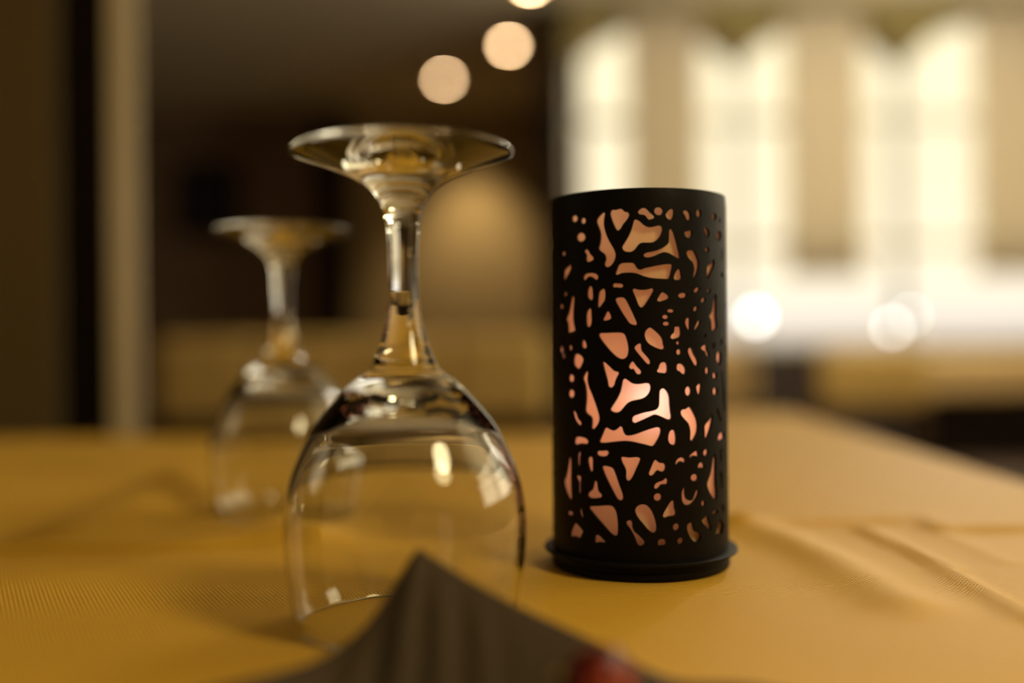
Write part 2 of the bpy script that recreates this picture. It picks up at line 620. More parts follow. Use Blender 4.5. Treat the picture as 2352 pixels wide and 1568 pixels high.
def chair(px0, px1, py_top, py_bot, d, label, m, lean=0.06):
    x0, x1 = X(px0, d, 860), X(px1, d, 860)
    zt, zb = P((px0 + px1) / 2, py_top, d).z, P((px0 + px1) / 2, py_bot, d).z
    w = (x1 - x0) / 2
    t = thing('dining_chair', ((x0 + x1) / 2, d, 0), label, 'chair', 'upholstered chairs in the background')
    bm = new_box((-w, -.03, zb), (w, .03, zt), .028, 5)
    for v in bm.verts:      # rounded top corners and a slight curve
        u = v.co.x / w
        v.co.y += .04 * (1 - u * u)
        if v.co.z > (zt + zb) / 2: v.co.z -= .035 * abs(u) ** 3
    link('backrest', bm, m, t, smooth=True)
    link('seat', new_box((-w, .06, .40), (w, .48, .47), .025, 4), m, t, smooth=True)
    for sx in (-1, 1):
        for yy, top in ((.015, zb + .05), (.45, .41)):
            b2 = bmesh.new()
            box(b2, (sx * (w - .025) - .018, yy - .018, 0), (sx * (w - .025) + .018, yy + .018, top), .004)
            link('leg', b2, M['wood'], t)
    return t
chair(1600, 1736, 789, 948, 2.30, 'tan upholstered chair whose back shows just right of the candle holder', M['uph2'])
chair(1878, 2135, 784, 935, 2.75, 'ochre upholstered chair under the middle curtain panel, left of the long tan bench', M['uph'])
y = 3.3
xa, xb = X(2085, y, 860), X(2600, y, 860)
zt, zb = P(2250, 808, y).z, P(2250, 905, y).z
t = thing('window_bench', ((xa + xb) / 2, y, 0), 'tan low-backed bench under the window at the right edge', 'bench')
hw = (xb - xa) / 2
for i in range(2):
    x0 = -hw + hw * i
    link('back_cushion', new_box((x0 + .002, -.05, zb), (x0 + hw - .002, .05, zt), .025, 4), M['uph2'], t)
link('seat_cushion', new_box((-hw, -.45, .34), (hw, .05, .43), .03, 4), M['wood'], t)
link('plinth', new_box((-hw, -.40, 0), (hw, .05, .34)), M['darkpost'], t)
link('lower_back', new_box((-hw, -.03, .43), (hw, .05, zb)), M['darkpost'], t)

# glowing spheres added to imitate bright glints beyond the glass
def glint_ball(px, py, d, r, label):
    p = P(px, py, d)
    t = thing('window_glint', (p.x, p.y, 0), label, 'outdoor light', 'bright glints seen through the window')
    bm = bmesh.new()
    bmesh.ops.create_uvsphere(bm, u_segments=24, v_segments=14, radius=r)
    bmesh.ops.translate(bm, verts=bm.verts[:], vec=(0, 0, p.z))
    link('glint_ball', bm, M['glint_ball'], t, smooth=True)
    b2 = bmesh.new()
    box(b2, (-.012, -.012, 0), (.012, .012, p.z - r * .95), .003)
    link('stand', b2, M['frame'], t)  # added post under the glint sphere
glint_ball(1736, 727, 6.2, .032, 'brightest round white glint beyond the window, right beside the candle holder')
glint_ball(2050, 752, 6.4, .022, 'white round glint beyond the glass, under the bright strip right of the middle panel')
glint_ball(2092, 724, 6.6, .016, 'fainter white glint, just above and right of another one beyond the window')

# ------------------------------------------------------------------ table and tablecloth
XE = 0.311                     # right edge
def yback(x):                  # the far edge steps back behind the candle holder
    u = min(1, max(0, (x - .065) / .13))
    return .965 + (1.215 - .965) * u * u * (3 - 2 * u)
XT0, YT0 = -.92, -.32
t = thing('dining_table', (-.3, .4, 0), 'dining table under the yellow cloth in the foreground', 'table')
bm = bmesh.new()
ring = [(XT0, YT0)] + [(XE - .006, YT0)] + [(x, yback(x) - .004) for x in [XE - .006 - i * .02 for i in range(int((XE - XT0) / .02))]] + [(XT0, yback(XT0) - .004)]
SH = lambda x, y: x + .043 * (y - .62) * min(1, max(0, x / .3)) ** 2
ring = [(SH(x, y), y) for x, y in ring]
lo = [bm.verts.new((x + .3, y - .4, T - .03)) for x, y in ring]
hi = [bm.verts.new((x + .3, y - .4, T - .0035)) for x, y in ring]
bm.faces.new(hi)
bm.faces.new(lo[::-1])
for i in range(len(ring)):
    j = (i + 1) % len(ring)
    bm.faces.new((lo[i], lo[j], hi[j], hi[i]))
bmesh.ops.recalc_face_normals(bm, faces=bm.faces[:])
link('tabletop', bm, M['wood'], t)
for lx, ly in ((XT0 + .08, YT0 + .08), (XE - .08, YT0 + .08), (XT0 + .08, .87), (XE - .08, 1.1)):
    b2 = bmesh.new()
    box(b2, (lx + .3 - .03, ly - .4 - .03, 0), (lx + .3 + .03, ly - .4 + .03, T - .03), .006)
    link('leg', b2, M['wood'], t)

SEGS = []
def fold(pts, amp, wid, asym=0.0):
    w = [on_table(*q) for q in pts]
    for a, b in zip(w, w[1:]):
        SEGS.append((a, b, amp, wid, asym))
fold([(1700, 1212), (1900, 1206), (2140, 1197), (2190, 1222), (2420, 1216)], .0034, .008, .7)
fold([(1990, 1222), (2200, 1312), (2420, 1432)], .0028, .006, .5)
fold([(1700, 1208), (1800, 1240), (1930, 1300), (2090, 1395)], .0040, .013, 0)
fold([(2150, 1215), (2330, 1290)], .0010, .006)
fold([(-60, 1272), (300, 1266), (700, 1252)], .0040, .008, .7)
fold([(150, 1240), (300, 1172), (410, 1122)], .0064, .024)
fold([(410, 1122), (540, 1170), (700, 1240)], .0070, .020)
KEEP = [(.0507, .40, .060), (-.0346, .319, .050), (-.1230, .535, .055), (.02, .235, .05), (-.03, .19, .16)]
def cloth_z(x, y):
    z = 0.0
    seen = {}
    for (a, b, amp, wid, asym) in SEGS:
        dx, dy = b[0] - a[0], b[1] - a[1]
        l2 = dx * dx + dy * dy
        u = ((x - a[0]) * dx + (y - a[1]) * dy) / l2
        uc = min(1, max(0, u))
        ex, ey = x - a[0] - uc * dx, y - a[1] - uc * dy
        dist = math.hypot(ex, ey)
        if dist > wid * 4: continue
        g = amp * math.exp(-(dist / wid) ** 2)
        if ey < 0 and asym:                       # the near flank is the steeper one, with a shallow trough
            g = amp * (math.exp(-(dist / (wid * .5)) ** 2))
        key = (amp, wid)
        seen[key] = max(seen.get(key, 0), g)
    z = sum(seen.values())
    z += .0006 * math.sin(x * 23 + 1.3 * math.sin(y * 17)) * math.sin(y * 19 + 2)
    for cx, cy, r in KEEP:
        d = math.hypot(x - cx, y - cy)
        k = min(1, max(0, (d - r * .72) / (r * .5)))
        z *= k * k * (3 - 2 * k)
    return z

def tablecloth():
    bm = bmesh.new()
    xs, ys = [], []
    x = XT0 - .02
    while x < -.32: xs.append(x); x += .02
    while x < XE - .0001: xs.append(x); x += .0038
    nx = len(xs)
    over = [.002, .005, .009, .013, .018, .03, .06, .10, .15, .20, .25]
    tx = xs + [XE + o for o in over]
    vals = []
    v = YT0
    while v < .15: vals.append(v); v += .02
    while v < .60: vals.append(v); v += .0038
    while v < .93: vals.append(v); v += .012
    def drop(d, r=.010):
        q = r * math.pi / 2
        if d <= 0: return 0.0, 0.0
        if d < q:
            a = d / r
            return r * math.sin(a), -r * (1 - math.cos(a))
        return r, -r - (d - q)
    rows = []
    for ti in range(len(vals) + 8 + len(over)):
        row = []
        for x in tx:
            yb = yback(min(x, XE))
            if ti < len(vals):
                y, dyo = vals[ti], 0.0
            elif ti < len(vals) + 8:
                y, dyo = .93 + (yb - .93) * (ti - len(vals) + 0.0) / 7, 0.0
            else:
                y, dyo = yb, over[ti - len(vals) - 8]
            ox, zx = drop(max(0, x - XE))
            oy, zy = drop(dyo)
            X_, Y_ = min(x, XE) + ox, y + oy
            z = cloth_z(min(x, XE), y) * (1 if (zx == 0 and zy == 0) else .3)
            if zx < -.02: X_ += .012 * math.sin(Y_ * 26) * min(1, -zx / .15)
            if zy < -.02: Y_ += .012 * math.sin(X_ * 24) * min(1, -zy / .15)
            X_ += .043 * (Y_ - .62) * min(1, max(0, X_ / .3)) ** 2
            row.append(bm.verts.new((X_, Y_, T + z + min(zx, zy) + (0 if not (zx < 0 and zy < 0) else 0.0))))
        rows.append(row)
    for a, b in zip(rows, rows[1:]):
        for i in range(len(tx) - 1):
            bm.faces.new((a[i], a[i + 1], b[i + 1], b[i]))
    o = link('tablecloth', bm, M['cloth'], None, smooth=True, sharp=80)
    return tag(o, 'creased yellow-ochre woven tablecloth covering the table', 'tablecloth')
tablecloth()

# ------------------------------------------------------------------ wine glasses, standing upside down
OUT = [(34.15, 0.25), (34.4, 0.8), (35.85, 4.9), (37.1, 13.3), (38.3, 23.1), (38.5, 32.8), (37.0, 44.0), (33.5, 53.8), (29.3, 62.1), (24.0, 69.1),
       (17.6, 75.9), (13.4, 79.1), (11.2, 80.7), (10.5, 81.9), (9.2, 84.8), (7.8, 88.6), (5.9, 95.6), (4.72, 104.0), (4.55, 112.4), (4.8, 120.7),
       (5.7, 129.1), (7.1, 133.6), (9.8, 137.6), (13.5, 140.6), (18.5, 143.2), (24.0, 145.4), (30.0, 147.4), (34.0, 148.7), (35.3, 149.3),
       (35.6, 149.9), (35.3, 150.5), (34.4, 150.8), (28.0, 150.7), (20.0, 150.0), (10.0, 149.0), (0.0, 148.6)]
INN = [(0.0, 71.6), (4.0, 71.45), (9.0, 70.9), (15.0, 69.2), (21.0, 66.2), (27.3, 60.8), (32.0, 53.0), (35.7, 43.6), (37.25, 32.8), (37.1, 23.1), (35.95, 13.3),
       (34.75, 4.9), (33.4, 0.8), (33.55, 0.2), (33.85, 0.0)]
def glass_profile():
    pr = catmull([(r, z) for r, z in INN + OUT], 6)
    pr = [(max(0.0, r) / 1000, z / 1000) for r, z in pr]
    nn = prof_normals(pr)
    nn[0] = (0, -1)
    nn[-1] = (0, 1)
    return pr, nn
PR, NR = glass_profile()
n_in = len(INN)
i_neck = (n_in + 14) * 6       # bowl ends where the stem flare starts
i_foot = (n_in + 22) * 6
def wine_glass(x, y, label):
    t = thing('wine_glass', (x, y, T), label, 'wine glass', 'upturned wine glasses on the tablecloth')
    lathe_part('bowl', PR[:i_neck + 1], NR[:i_neck + 1], M['glass'], t)
    lathe_part('stem', PR[i_neck:i_foot + 1], NR[i_neck:i_foot + 1], M['glass'], t)
    lathe_part('foot', PR[i_foot:], NR[i_foot:], M['glass'], t)
    return t
g1 = wine_glass(-.0346, .319, 'large clear wine glass standing upside down left of the black candle holder')
g2 = g1.copy()
COL.objects.link(g2)
g2.location = (-.1230, .535, T)
g2['label'] = 'blurred clear wine glass upside down at the back left, behind the sharper glass'
for ch in list(g1.children):
    c = ch.copy()
    COL.objects.link(c)
    c.parent = g2

# ------------------------------------------------------------------ perforated black candle holder
HOLES = [
[(-47.02,135.36),(-47.31,134.82),(-48.11,134.42),(-49.27,134.23),(-50.59,134.31),(-51.81,134.64),(-52.66,135.14),(-52.96,135.73),(-52.63,136.27),(-51.76,136.67),(-50.53,136.84),(-49.21,136.76),(-48.06,136.44),(-47.28,135.94)],
[(-40.47,134.19),(-40.7,133.71),(-41.3,133.34),(-42.18,133.17),(-43.16,133.22),(-44.06,133.49),(-44.68,133.92),(-44.9,134.43),(-44.66,134.92),(-44.02,135.28),(-43.12,135.46),(-42.14,135.4),(-41.27,135.13),(-40.68,134.7)],
[(-40.92,128.07),(-41.29,127.36),(-42.32,126.83),(-43.82,126.57),(-45.52,126.65),(-47.09,127.06),(-48.2,127.7),(-48.59,128.45),(-48.17,129.16),(-47.04,129.69),(-45.45,129.93),(-43.75,129.84),(-42.26,129.45),(-41.26,128.82)],
[(-59.41,122.71),(-59.65,122.29),(-60.3,121.97),(-61.26,121.82),(-62.36,121.87),(-63.37,122.12),(-64.09,122.51),(-64.34,122.96),(-64.06,123.38),(-63.32,123.7),(-62.3,123.84),(-61.2,123.79),(-60.26,123.54),(-59.62,123.16)],
[(-27.66,136.77),(-27.03,136.27),(-27.5,134.82),(-27.81,133.02),(-27.56,131.2),(-26.67,129.13),(-25.25,126.93),(-23.15,124.61),(-21.26,122.53),(-20.49,120.82),(-21.01,119.14),(-22.69,117.37),(-25.43,116.4),(-27.4,116.93),(-27.7,117.84),(-26.88,119.29),(-27.21,120.77),(-28.52,121.76),(-30.83,122.74),(-31.6,123.75),(-30.91,125.09),(-30.26,127.22),(-30.23,129.03),(-31.22,131),(-32.65,132.99),(-32.79,134.14),(-31.35,135.32),(-29.28,136.37)],
[(-22.94,137.36),(-20.26,137.42),(-17.61,137.72),(-16.12,137.47),(-15.02,136.66),(-12.63,136.19),(-11.98,135.24),(-13.22,133.69),(-15.65,131.95),(-17.36,130.31),(-18.68,129.76),(-19.99,130.27),(-21.49,132.12),(-22.99,134.42),(-23.65,136.25)],
[(-42.21,122.85),(-41.34,123.41),(-39.85,123.44),(-38.58,122.75),(-37.39,121.56),(-35.22,120.23),(-35.11,119.54),(-36.56,119.02),(-39.02,118.74),(-40.63,119.17),(-41.03,120.1),(-40.81,121.58)],
[(-54.69,119.27),(-53.69,118.06),(-53.6,116.89),(-55.16,115.32),(-57.89,113.79),(-61.07,111.91),(-62.56,112.2),(-62.64,114.44),(-62.2,116.19),(-59.15,117.24),(-56.47,118.06)],
[(-43.37,113.02),(-42.38,114),(-39.56,114.46),(-35.98,114.44),(-33.2,113.95),(-31.95,112.96),(-32.39,112.11),(-33.66,111.94),(-35.15,112.48),(-37.55,113.28),(-39.59,112.9),(-41,112.07),(-42.33,111.93)],
[(-22.7,109.59),(-22.04,110.21),(-19.56,110.21),(-16.75,109.94),(-16.01,109.3),(-16.77,108.7),(-19.58,108.81),(-22.06,108.97)],
[(-6.52,136.15),(-5.41,137.25),(-3.21,137.78),(-1.57,137.43),(0.62,136.08),(3.18,134.57),(2.99,133.94),(1.87,133.67),(-0.16,133.41),(-1.07,133.91),(-2.16,134.86),(-3.43,135.23),(-5.62,135.44)],
[(8.63,136.53),(8.34,135.88),(7.58,135.37),(6.48,135.08),(5.28,135.07),(4.2,135.36),(3.47,135.87),(3.21,136.51),(3.49,137.16),(4.24,137.67),(5.32,137.96),(6.53,137.96),(7.61,137.68),(8.36,137.17)],
[(14.91,137.47),(15.58,136.94),(15.47,135.37),(14.65,134.01),(13.26,133.34),(11.5,133.75),(10.25,134.97),(10.57,135.65),(12.34,136.9)],
[(21.78,136.39),(22.78,137.02),(24.76,137.08),(26.55,136.52),(27.35,135.41),(27.19,134.05),(25.81,133.4),(24.25,133.74),(23.4,134.85)],
[(36.1,136.34),(35.85,135.7),(35.19,135.16),(34.26,134.84),(33.25,134.81),(32.37,135.06),(31.77,135.54),(31.56,136.16),(31.79,136.8),(32.41,137.33),(33.31,137.65),(34.32,137.69),(35.24,137.45),(35.88,136.96)],
[(52.35,135.88),(51.99,135.23),(51.05,134.68),(49.77,134.34),(48.42,134.26),(47.26,134.48),(46.49,134.94),(46.23,135.55),(46.52,136.18),(47.33,136.72),(48.51,137.07),(49.86,137.14),(51.13,136.93),(52.03,136.49)],
[(58.83,134.81),(58.64,134.29),(58.19,133.86),(57.57,133.6),(56.91,133.56),(56.35,133.75),(55.98,134.14),(55.86,134.64),(56.02,135.15),(56.43,135.58),(57.01,135.84),(57.67,135.88),(58.27,135.69),(58.69,135.31)],
[(59.83,129.01),(59.37,128.15),(58.2,127.42),(56.65,126.97),(55.07,126.9),(53.74,127.2),(52.88,127.83),(52.6,128.64),(52.94,129.48),(53.86,130.19),(55.21,130.63),(56.81,130.72),(58.34,130.43),(59.45,129.82)],
[(-7.91,133.54),(-5.66,132.88),(-3.12,131.51),(0.16,130.66),(3.87,130.98),(6.49,131.29),(7.92,130.81),(8.17,129.69),(7.19,127.89),(4.91,126.09),(1.92,125.09),(-1.39,125),(-4.69,124.96),(-6.52,124.33),(-8.37,122.83),(-10.4,121.85),(-12.42,121.73),(-14.63,122),(-16.1,122.86),(-16.31,123.76),(-14.95,125.08),(-12.7,127.17),(-10.83,129.6),(-9.51,132.16),(-8.94,133.27)],
[(13.59,130.04),(14.78,129.51),(16.14,127.51),(17.52,124.82),(19.3,120.57),(19.37,119.67),(18.36,119.18),(16.62,119.64),(14.03,120.52),(11.3,121.29),(8.61,121.46),(5.95,120.94),(2.95,120.11),(-0.01,119.66),(-2.58,119.74),(-3.48,120.42),(-2.19,121.15),(1.87,121.66),(5.98,122.4),(9.79,123.64),(11.94,124.99),(12.24,126.57),(12.36,128.81),(12.6,129.6)],
[(22.63,128.74),(23.51,129.25),(25.51,129.37),(27.57,129.92),(28.4,129.33),(28.37,128.19),(27.52,127.26),(25.91,126.91),(24.13,127.19),(22.83,128.06)],
[(38.22,130.33),(38.8,131.15),(40.56,131.33),(42.55,130.61),(43.59,129.39),(43.36,128),(41.85,127.53),(40.48,128.24),(39.62,129.24)],
[(43.23,123.06),(43,122.63),(42.38,122.27),(41.51,122.06),(40.57,122.03),(39.75,122.19),(39.2,122.51),(39.01,122.92),(39.22,123.34),(39.79,123.7),(40.62,123.91),(41.56,123.94),(42.42,123.78),(43.02,123.47)],
[(24.02,121.54),(25.37,122.24),(28.59,122.42),(30.25,122),(31.93,120.45),(33.4,118.55),(33.51,116.73),(32.56,114.67),(30.78,112.7),(29.56,111.78),(28.85,112.11),(29.12,113.7),(29.73,115.52),(28.73,117.77),(26.66,118.87),(24.66,120.19)],
[(48.34,119.77),(49.05,118.76),(48.54,116.89),(46.55,115.45),(43.61,113.3),(41.88,112.11),(40.98,112.32),(40.62,114.83),(41.08,116.45),(43.59,117.44),(46.29,118.55)],
[(-17.2,117.55),(-13.59,117.71),(-10.1,117.61),(-8.83,116.9),(-7.75,115.76),(-5.75,115.09),(-3.01,115.56),(2.15,116.24),(7.77,116.84),(12.79,117.16),(14.28,116.88),(14.27,116.03),(13.32,113.89),(12.31,111.98),(11.14,111.68),(6.93,111.75),(1.71,111.99),(-2.69,112.57),(-6.33,113.44),(-9.24,113.98),(-13.28,114.15),(-16.99,113.99),(-19.82,113.43),(-20.57,113.83),(-19.79,115.39),(-18.63,116.95)],
[(18.79,115.38),(19.62,114.94),(20.22,113.37),(20.32,111.9),(19.35,111.45),(15.87,111.38),(15.15,111.87),(15.7,113.34),(17.14,114.81)],
[(34.08,108.51),(34.24,108.18),(33.88,107.75),(33.08,107.32),(32.01,106.97),(30.89,106.77),(29.94,106.76),(29.34,106.94),(29.19,107.27),(29.53,107.69),(30.28,108.12),(31.32,108.46),(32.44,108.67),(33.44,108.68)],
[(44.23,107.56),(44.05,107.14),(43.55,106.79),(42.86,106.6),(42.11,106.58),(41.45,106.76),(41.01,107.09),(40.86,107.5),(41.03,107.92),(41.49,108.27),(42.16,108.47),(42.91,108.48),(43.6,108.3),(44.07,107.98)],
[(61.88,121.82),(61.7,120.74),(61.32,119.86),(60.83,119.37),(60.33,119.35),(59.91,119.81),(59.65,120.65),(59.6,121.72),(59.76,122.8),(60.1,123.67),(60.57,124.17),(61.08,124.19),(61.53,123.74),(61.82,122.89)],
[(62.7,114.08),(62.41,113.56),(61.7,113.13),(60.75,112.87),(59.76,112.84),(58.92,113.04),(58.38,113.43),(58.2,113.93),(58.42,114.45),(59.01,114.88),(59.87,115.13),(60.87,115.17),(61.8,114.97),(62.47,114.58)],
[(-58.14,107.19),(-58.34,106.76),(-58.9,106.44),(-59.7,106.27),(-60.62,106.29),(-61.46,106.51),(-62.05,106.87),(-62.25,107.3),(-62.02,107.72),(-61.41,108.05),(-60.56,108.22),(-59.65,108.19),(-58.85,107.97),(-58.32,107.62)],
[(-62.7,102.53),(-62.96,102.02),(-63.64,101.63),(-64.65,101.42),(-65.81,101.44),(-66.88,101.7),(-67.65,102.12),(-67.91,102.64),(-67.61,103.15),(-66.82,103.55),(-65.73,103.75),(-64.58,103.72),(-63.58,103.47),(-62.92,103.05)],
[(-51.93,106.2),(-50.8,105.87),(-51.15,102.98),(-51.68,99.74),(-51.57,96.96),(-50.78,94.86),(-50.09,93.46),(-50.82,92.96),(-54.02,92.57),(-57.48,92.24),(-58,92.6),(-58.4,95.18),(-59.05,96.36),(-60.2,97.66),(-58.98,98.7),(-56.93,100.54),(-54.95,104),(-53.69,105.83)],
[(-37.75,109.69),(-36.3,109.08),(-35.84,107.7),(-35.85,104.96),(-36.61,104.41),(-37.94,104.48),(-39.74,105.39),(-40.31,106.66),(-39.77,108.48),(-38.75,109.48)],
[(-28.34,108.45),(-27.55,107.86),(-27.26,106.16),(-27.61,104.35),(-29.45,102.8),(-31.53,101.56),(-32.49,101.83),(-32.63,103.31),(-32.21,105.8),(-31.64,107.27),(-30.59,107.93)],
[(-38,101.39),(-37.12,100.76),(-36.93,98.82),(-36.84,96.31),(-37.67,94.83),(-39.4,94.25),(-40.87,94.98),(-41.39,97.05),(-41.01,99.57),(-39.83,100.81)],
[(-25.78,100),(-24.73,99.56),(-23.67,97.74),(-24.18,97.18),(-28.75,96.73),(-29.02,97.12),(-27.91,98.36),(-26.69,99.7)],
[(-20.91,104.25),(-20.41,104.74),(-17.76,105.06),(-15.71,104.85),(-14.42,104.05),(-11.89,100.99),(-9.38,97.6),(-8.03,95.35),(-8.51,94.86),(-10.52,95.03),(-12.34,95.61),(-14.53,97.42),(-18.2,100.95)],
[(-10.13,107.82),(-9.21,108.1),(-7.03,107.78),(-4.47,107.65),(-1.18,107.8),(1.59,108.17),(2.28,107.72),(1,106.04),(-1.24,103.82),(-3.84,101.7),(-5.3,101.25),(-6.39,101.84),(-8.17,104.54)],
[(-63.24,90.33),(-63.4,89.99),(-63.83,89.72),(-64.45,89.57),(-65.14,89.58),(-65.78,89.73),(-66.23,90),(-66.38,90.34),(-66.2,90.68),(-65.74,90.95),(-65.09,91.1),(-64.4,91.09),(-63.79,90.94),(-63.38,90.67)],
[(-64.95,87.22),(-63.36,86.63),(-63.02,85.09),(-60.98,83.22),(-61.44,82.39),(-63.11,82.15),(-64.69,82.84),(-65.89,84.37),(-68.75,85.55),(-68.23,86.62)],
[(-56.76,87.45),(-54.15,87.44),(-53.21,86.63),(-53.89,85.7),(-55.75,84.83),(-56.56,85.58)],
[(-43.45,89.67),(-41.92,89.14),(-40.69,87.41),(-41.03,86.61),(-42.94,86.41),(-44.64,86.85),(-44.86,88.58)],
[(-49.37,84.26),(-46.98,84.08),(-44.47,83.28),(-43.31,82.13),(-44.28,80.64),(-46.06,79.13),(-47.36,78.59),(-49.48,78.98),(-51.97,80.12),(-52.51,81.63),(-51.9,83.26),(-50.64,84.07)],
[(-32.13,91.36),(-31.28,91.88),(-27.62,91.97),(-22.14,92.08),(-17.59,92.01),(-15.55,91.47),(-14.46,90.01),(-13.4,87.3),(-13.24,85.28),(-14.01,83.49),(-15.69,82.53),(-17.75,82.44),(-20,83.05),(-23.42,84.75),(-27.7,87.48),(-31.31,90.22)],
[(-51.64,74.97),(-51.92,74.31),(-52.71,73.78),(-53.85,73.46),(-55.15,73.44),(-56.35,73.72),(-57.2,74.23),(-57.49,74.88),(-57.16,75.55),(-56.29,76.09),(-55.08,76.4),(-53.78,76.42),(-52.65,76.14),(-51.89,75.62)],
[(-6.42,87.98),(-5.7,87.6),(-5.61,86.37),(-5.19,85.35),(-3.02,83.77),(-0.49,81.74),(-0.32,80.73),(-1.06,80.45),(-2.15,80.74),(-4.86,82.66),(-7.75,84.81),(-9.37,86.39),(-8.81,87.06)],
[(-10.73,81.41),(-9.82,80.89),(-8.38,79.65),(-6.03,78.07),(-5.75,77.4),(-6.6,76.8),(-8.24,76.96),(-9.14,77.75),(-10.22,78.76),(-11.51,78.65),(-12.78,79.33),(-12.4,80.23)],
[(-29.5,81.03),(-28.81,81.3),(-27.01,80.69),(-24.28,79.22),(-21.99,77.98),(-19.52,77.53),(-19.19,77.08),(-20.11,76.07),(-21.47,74.26),(-22.26,72.68),(-24.21,71.81),(-25.96,72.43),(-26.41,74.01),(-27.87,77.18),(-29.04,79.67)],
[(-40.74,77.78),(-39.91,77.55),(-40.21,76.06),(-40.34,74.46),(-39.46,72.18),(-37.26,69.46),(-34.7,65.85),(-32.84,62.7),(-32,60.67),(-32.27,59.3),(-33.56,57.79),(-35.3,56.61),(-36.84,56.18),(-37.81,56.66),(-37.55,58.49),(-37.65,60.09),(-38.99,61.09),(-41.52,61.94),(-42.68,63.18),(-42.41,64.56),(-41.88,67.33),(-42.05,70.77),(-42.96,73.28),(-44.25,74.87),(-43.63,76.03),(-41.92,77.31)],
[(7.99,106.74),(9.13,106.51),(11.42,105.57),(11.84,104.89),(11.02,104.33),(8.32,103.73),(5.48,103.42),(4.55,103.9),(5.13,104.68),(6.85,106.36)],
[(23.95,105.94),(23.5,105.15),(21.55,104.73),(19.23,104.68),(17.88,105.35),(18.42,106.07),(20.73,106.49),(23.09,106.46)],
[(38.79,104.92),(39.31,104.64),(39.4,104.23),(39.04,103.76),(38.3,103.34),(37.35,103.04),(36.38,102.92),(35.58,103.02),(35.1,103.3),(35.01,103.71),(35.35,104.17),(36.04,104.6),(36.96,104.9),(37.94,105.01)],
[(31.96,101.56),(32.42,101.28),(32.51,100.88),(32.22,100.44),(31.6,100.03),(30.79,99.76),(29.95,99.66),(29.24,99.76),(28.81,100.04),(28.72,100.44),(28.99,100.89),(29.58,101.28),(30.38,101.56),(31.23,101.66)],
[(49.97,106.61),(51.14,105.71),(50.98,100.83),(51.02,97.36),(51.99,94.11),(51.13,93.41),(45.22,92.71),(44.93,94.55),(44.33,96.62),(42.76,97.88),(45.42,99.85),(46.89,102.87),(48.43,105.89)],
[(15.11,99.9),(14.88,99.64),(14.26,99.43),(13.37,99.32),(12.39,99.32),(11.52,99.44),(10.92,99.65),(10.71,99.91),(10.93,100.17),(11.54,100.38),(12.41,100.5),(13.39,100.5),(14.28,100.38),(14.89,100.17)],
[(11.37,97.67),(11.18,97.34),(10.65,97.09),(9.89,96.95),(9.05,96.95),(8.3,97.1),(7.79,97.36),(7.61,97.68),(7.8,98),(8.32,98.25),(9.08,98.39),(9.91,98.39),(10.67,98.25),(11.19,97.99)],
[(11.99,95.19),(11.78,94.88),(11.19,94.64),(10.35,94.5),(9.43,94.5),(8.6,94.65),(8.04,94.9),(7.84,95.21),(8.05,95.52),(8.62,95.77),(9.45,95.9),(10.37,95.9),(11.21,95.76),(11.79,95.51)],
[(0.06,93.77),(1.42,93.38),(4.36,91.91),(6.59,90.44),(7.7,88.98),(7.98,87.63),(8.53,86.39),(7.84,85.88),(6.14,85.89),(2.42,86.77),(-0.88,88.02),(-2.68,89.6),(-3.2,91.28),(-2.64,92.51),(-0.97,93.58)],
[(15.37,93.88),(17.19,94.05),(18.91,93.98),(19.44,92.97),(19.45,91.16),(18.56,90.31),(16.3,89.83),(13.5,89.62),(12.65,90.18),(13.13,90.97),(14.73,91.86),(15.15,92.98)],
[(24.9,97.29),(26.06,97.02),(26.07,94.99),(25.94,92.95),(25.48,92.57),(24.16,93.29),(22.87,94.76),(22.59,95.89),(23.35,97.02)],
[(33.54,96.65),(34.46,96.24),(34.18,95.22),(32.37,93.85),(29.89,92.72),(29.33,93.17),(30.16,94.3),(32.17,96.12)],
[(39.67,90.76),(39.56,90.44),(39.27,90.19),(38.85,90.05),(38.39,90.05),(37.99,90.19),(37.71,90.45),(37.62,90.77),(37.73,91.08),(38.01,91.34),(38.43,91.48),(38.88,91.48),(39.29,91.33),(39.58,91.08)],
[(18.56,88.06),(18.34,87.71),(17.78,87.49),(17.1,87.49),(16.56,87.72),(16.35,88.07),(16.57,88.43),(17.12,88.65),(17.8,88.64),(18.35,88.42)],
[(19.66,84.7),(19.49,84.24),(19.01,83.88),(18.32,83.68),(17.57,83.68),(16.91,83.89),(16.45,84.26),(16.3,84.72),(16.47,85.18),(16.94,85.55),(17.61,85.75),(18.36,85.74),(19.04,85.53),(19.5,85.16)],
[(58.22,89.92),(59.56,89.22),(59.7,87.22),(57.66,87.11),(56.66,88.29)],
[(45.97,87.91),(49.14,87.9),(48.57,86.47),(47.22,85.28),(46.4,86.25)],
[(39.07,87.44),(40.34,86.75),(40.48,85.37),(42.2,83.75),(42.37,82.95),(40.53,82.62),(39.38,83.44),(37.99,84.82),(35.02,85.64),(34.66,86.22),(36.11,86.89)],
[(53.38,84.81),(56.9,84.31),(57.7,83.14),(57.08,81.04),(54.26,79.26),(51.52,80.65),(50.35,82.05),(50.81,83.67),(52.08,84.59)],
[(26.26,86.25),(27.4,85.93),(29.23,83.87),(31.62,81.81),(32.18,80.44),(31.08,79.52),(29.39,79.79),(26.86,81.86),(24.87,83.91),(24.36,85.05),(24.91,85.95)],
[(7.95,81.04),(9.47,80.78),(10.22,79.76),(10.19,77.74),(9.41,77.12),(7.13,77.19),(4.51,77.45),(3.99,77.91),(4.9,78.8),(5.48,80.03),(6.43,80.8)],
[(18.18,80.41),(20.46,80.12),(22.36,78.97),(22.86,77.83),(22.32,76.71),(20.61,76.58),(19.36,77.09),(18.34,77.66),(16.71,78.13),(16.44,79.03),(16.86,80.15)],
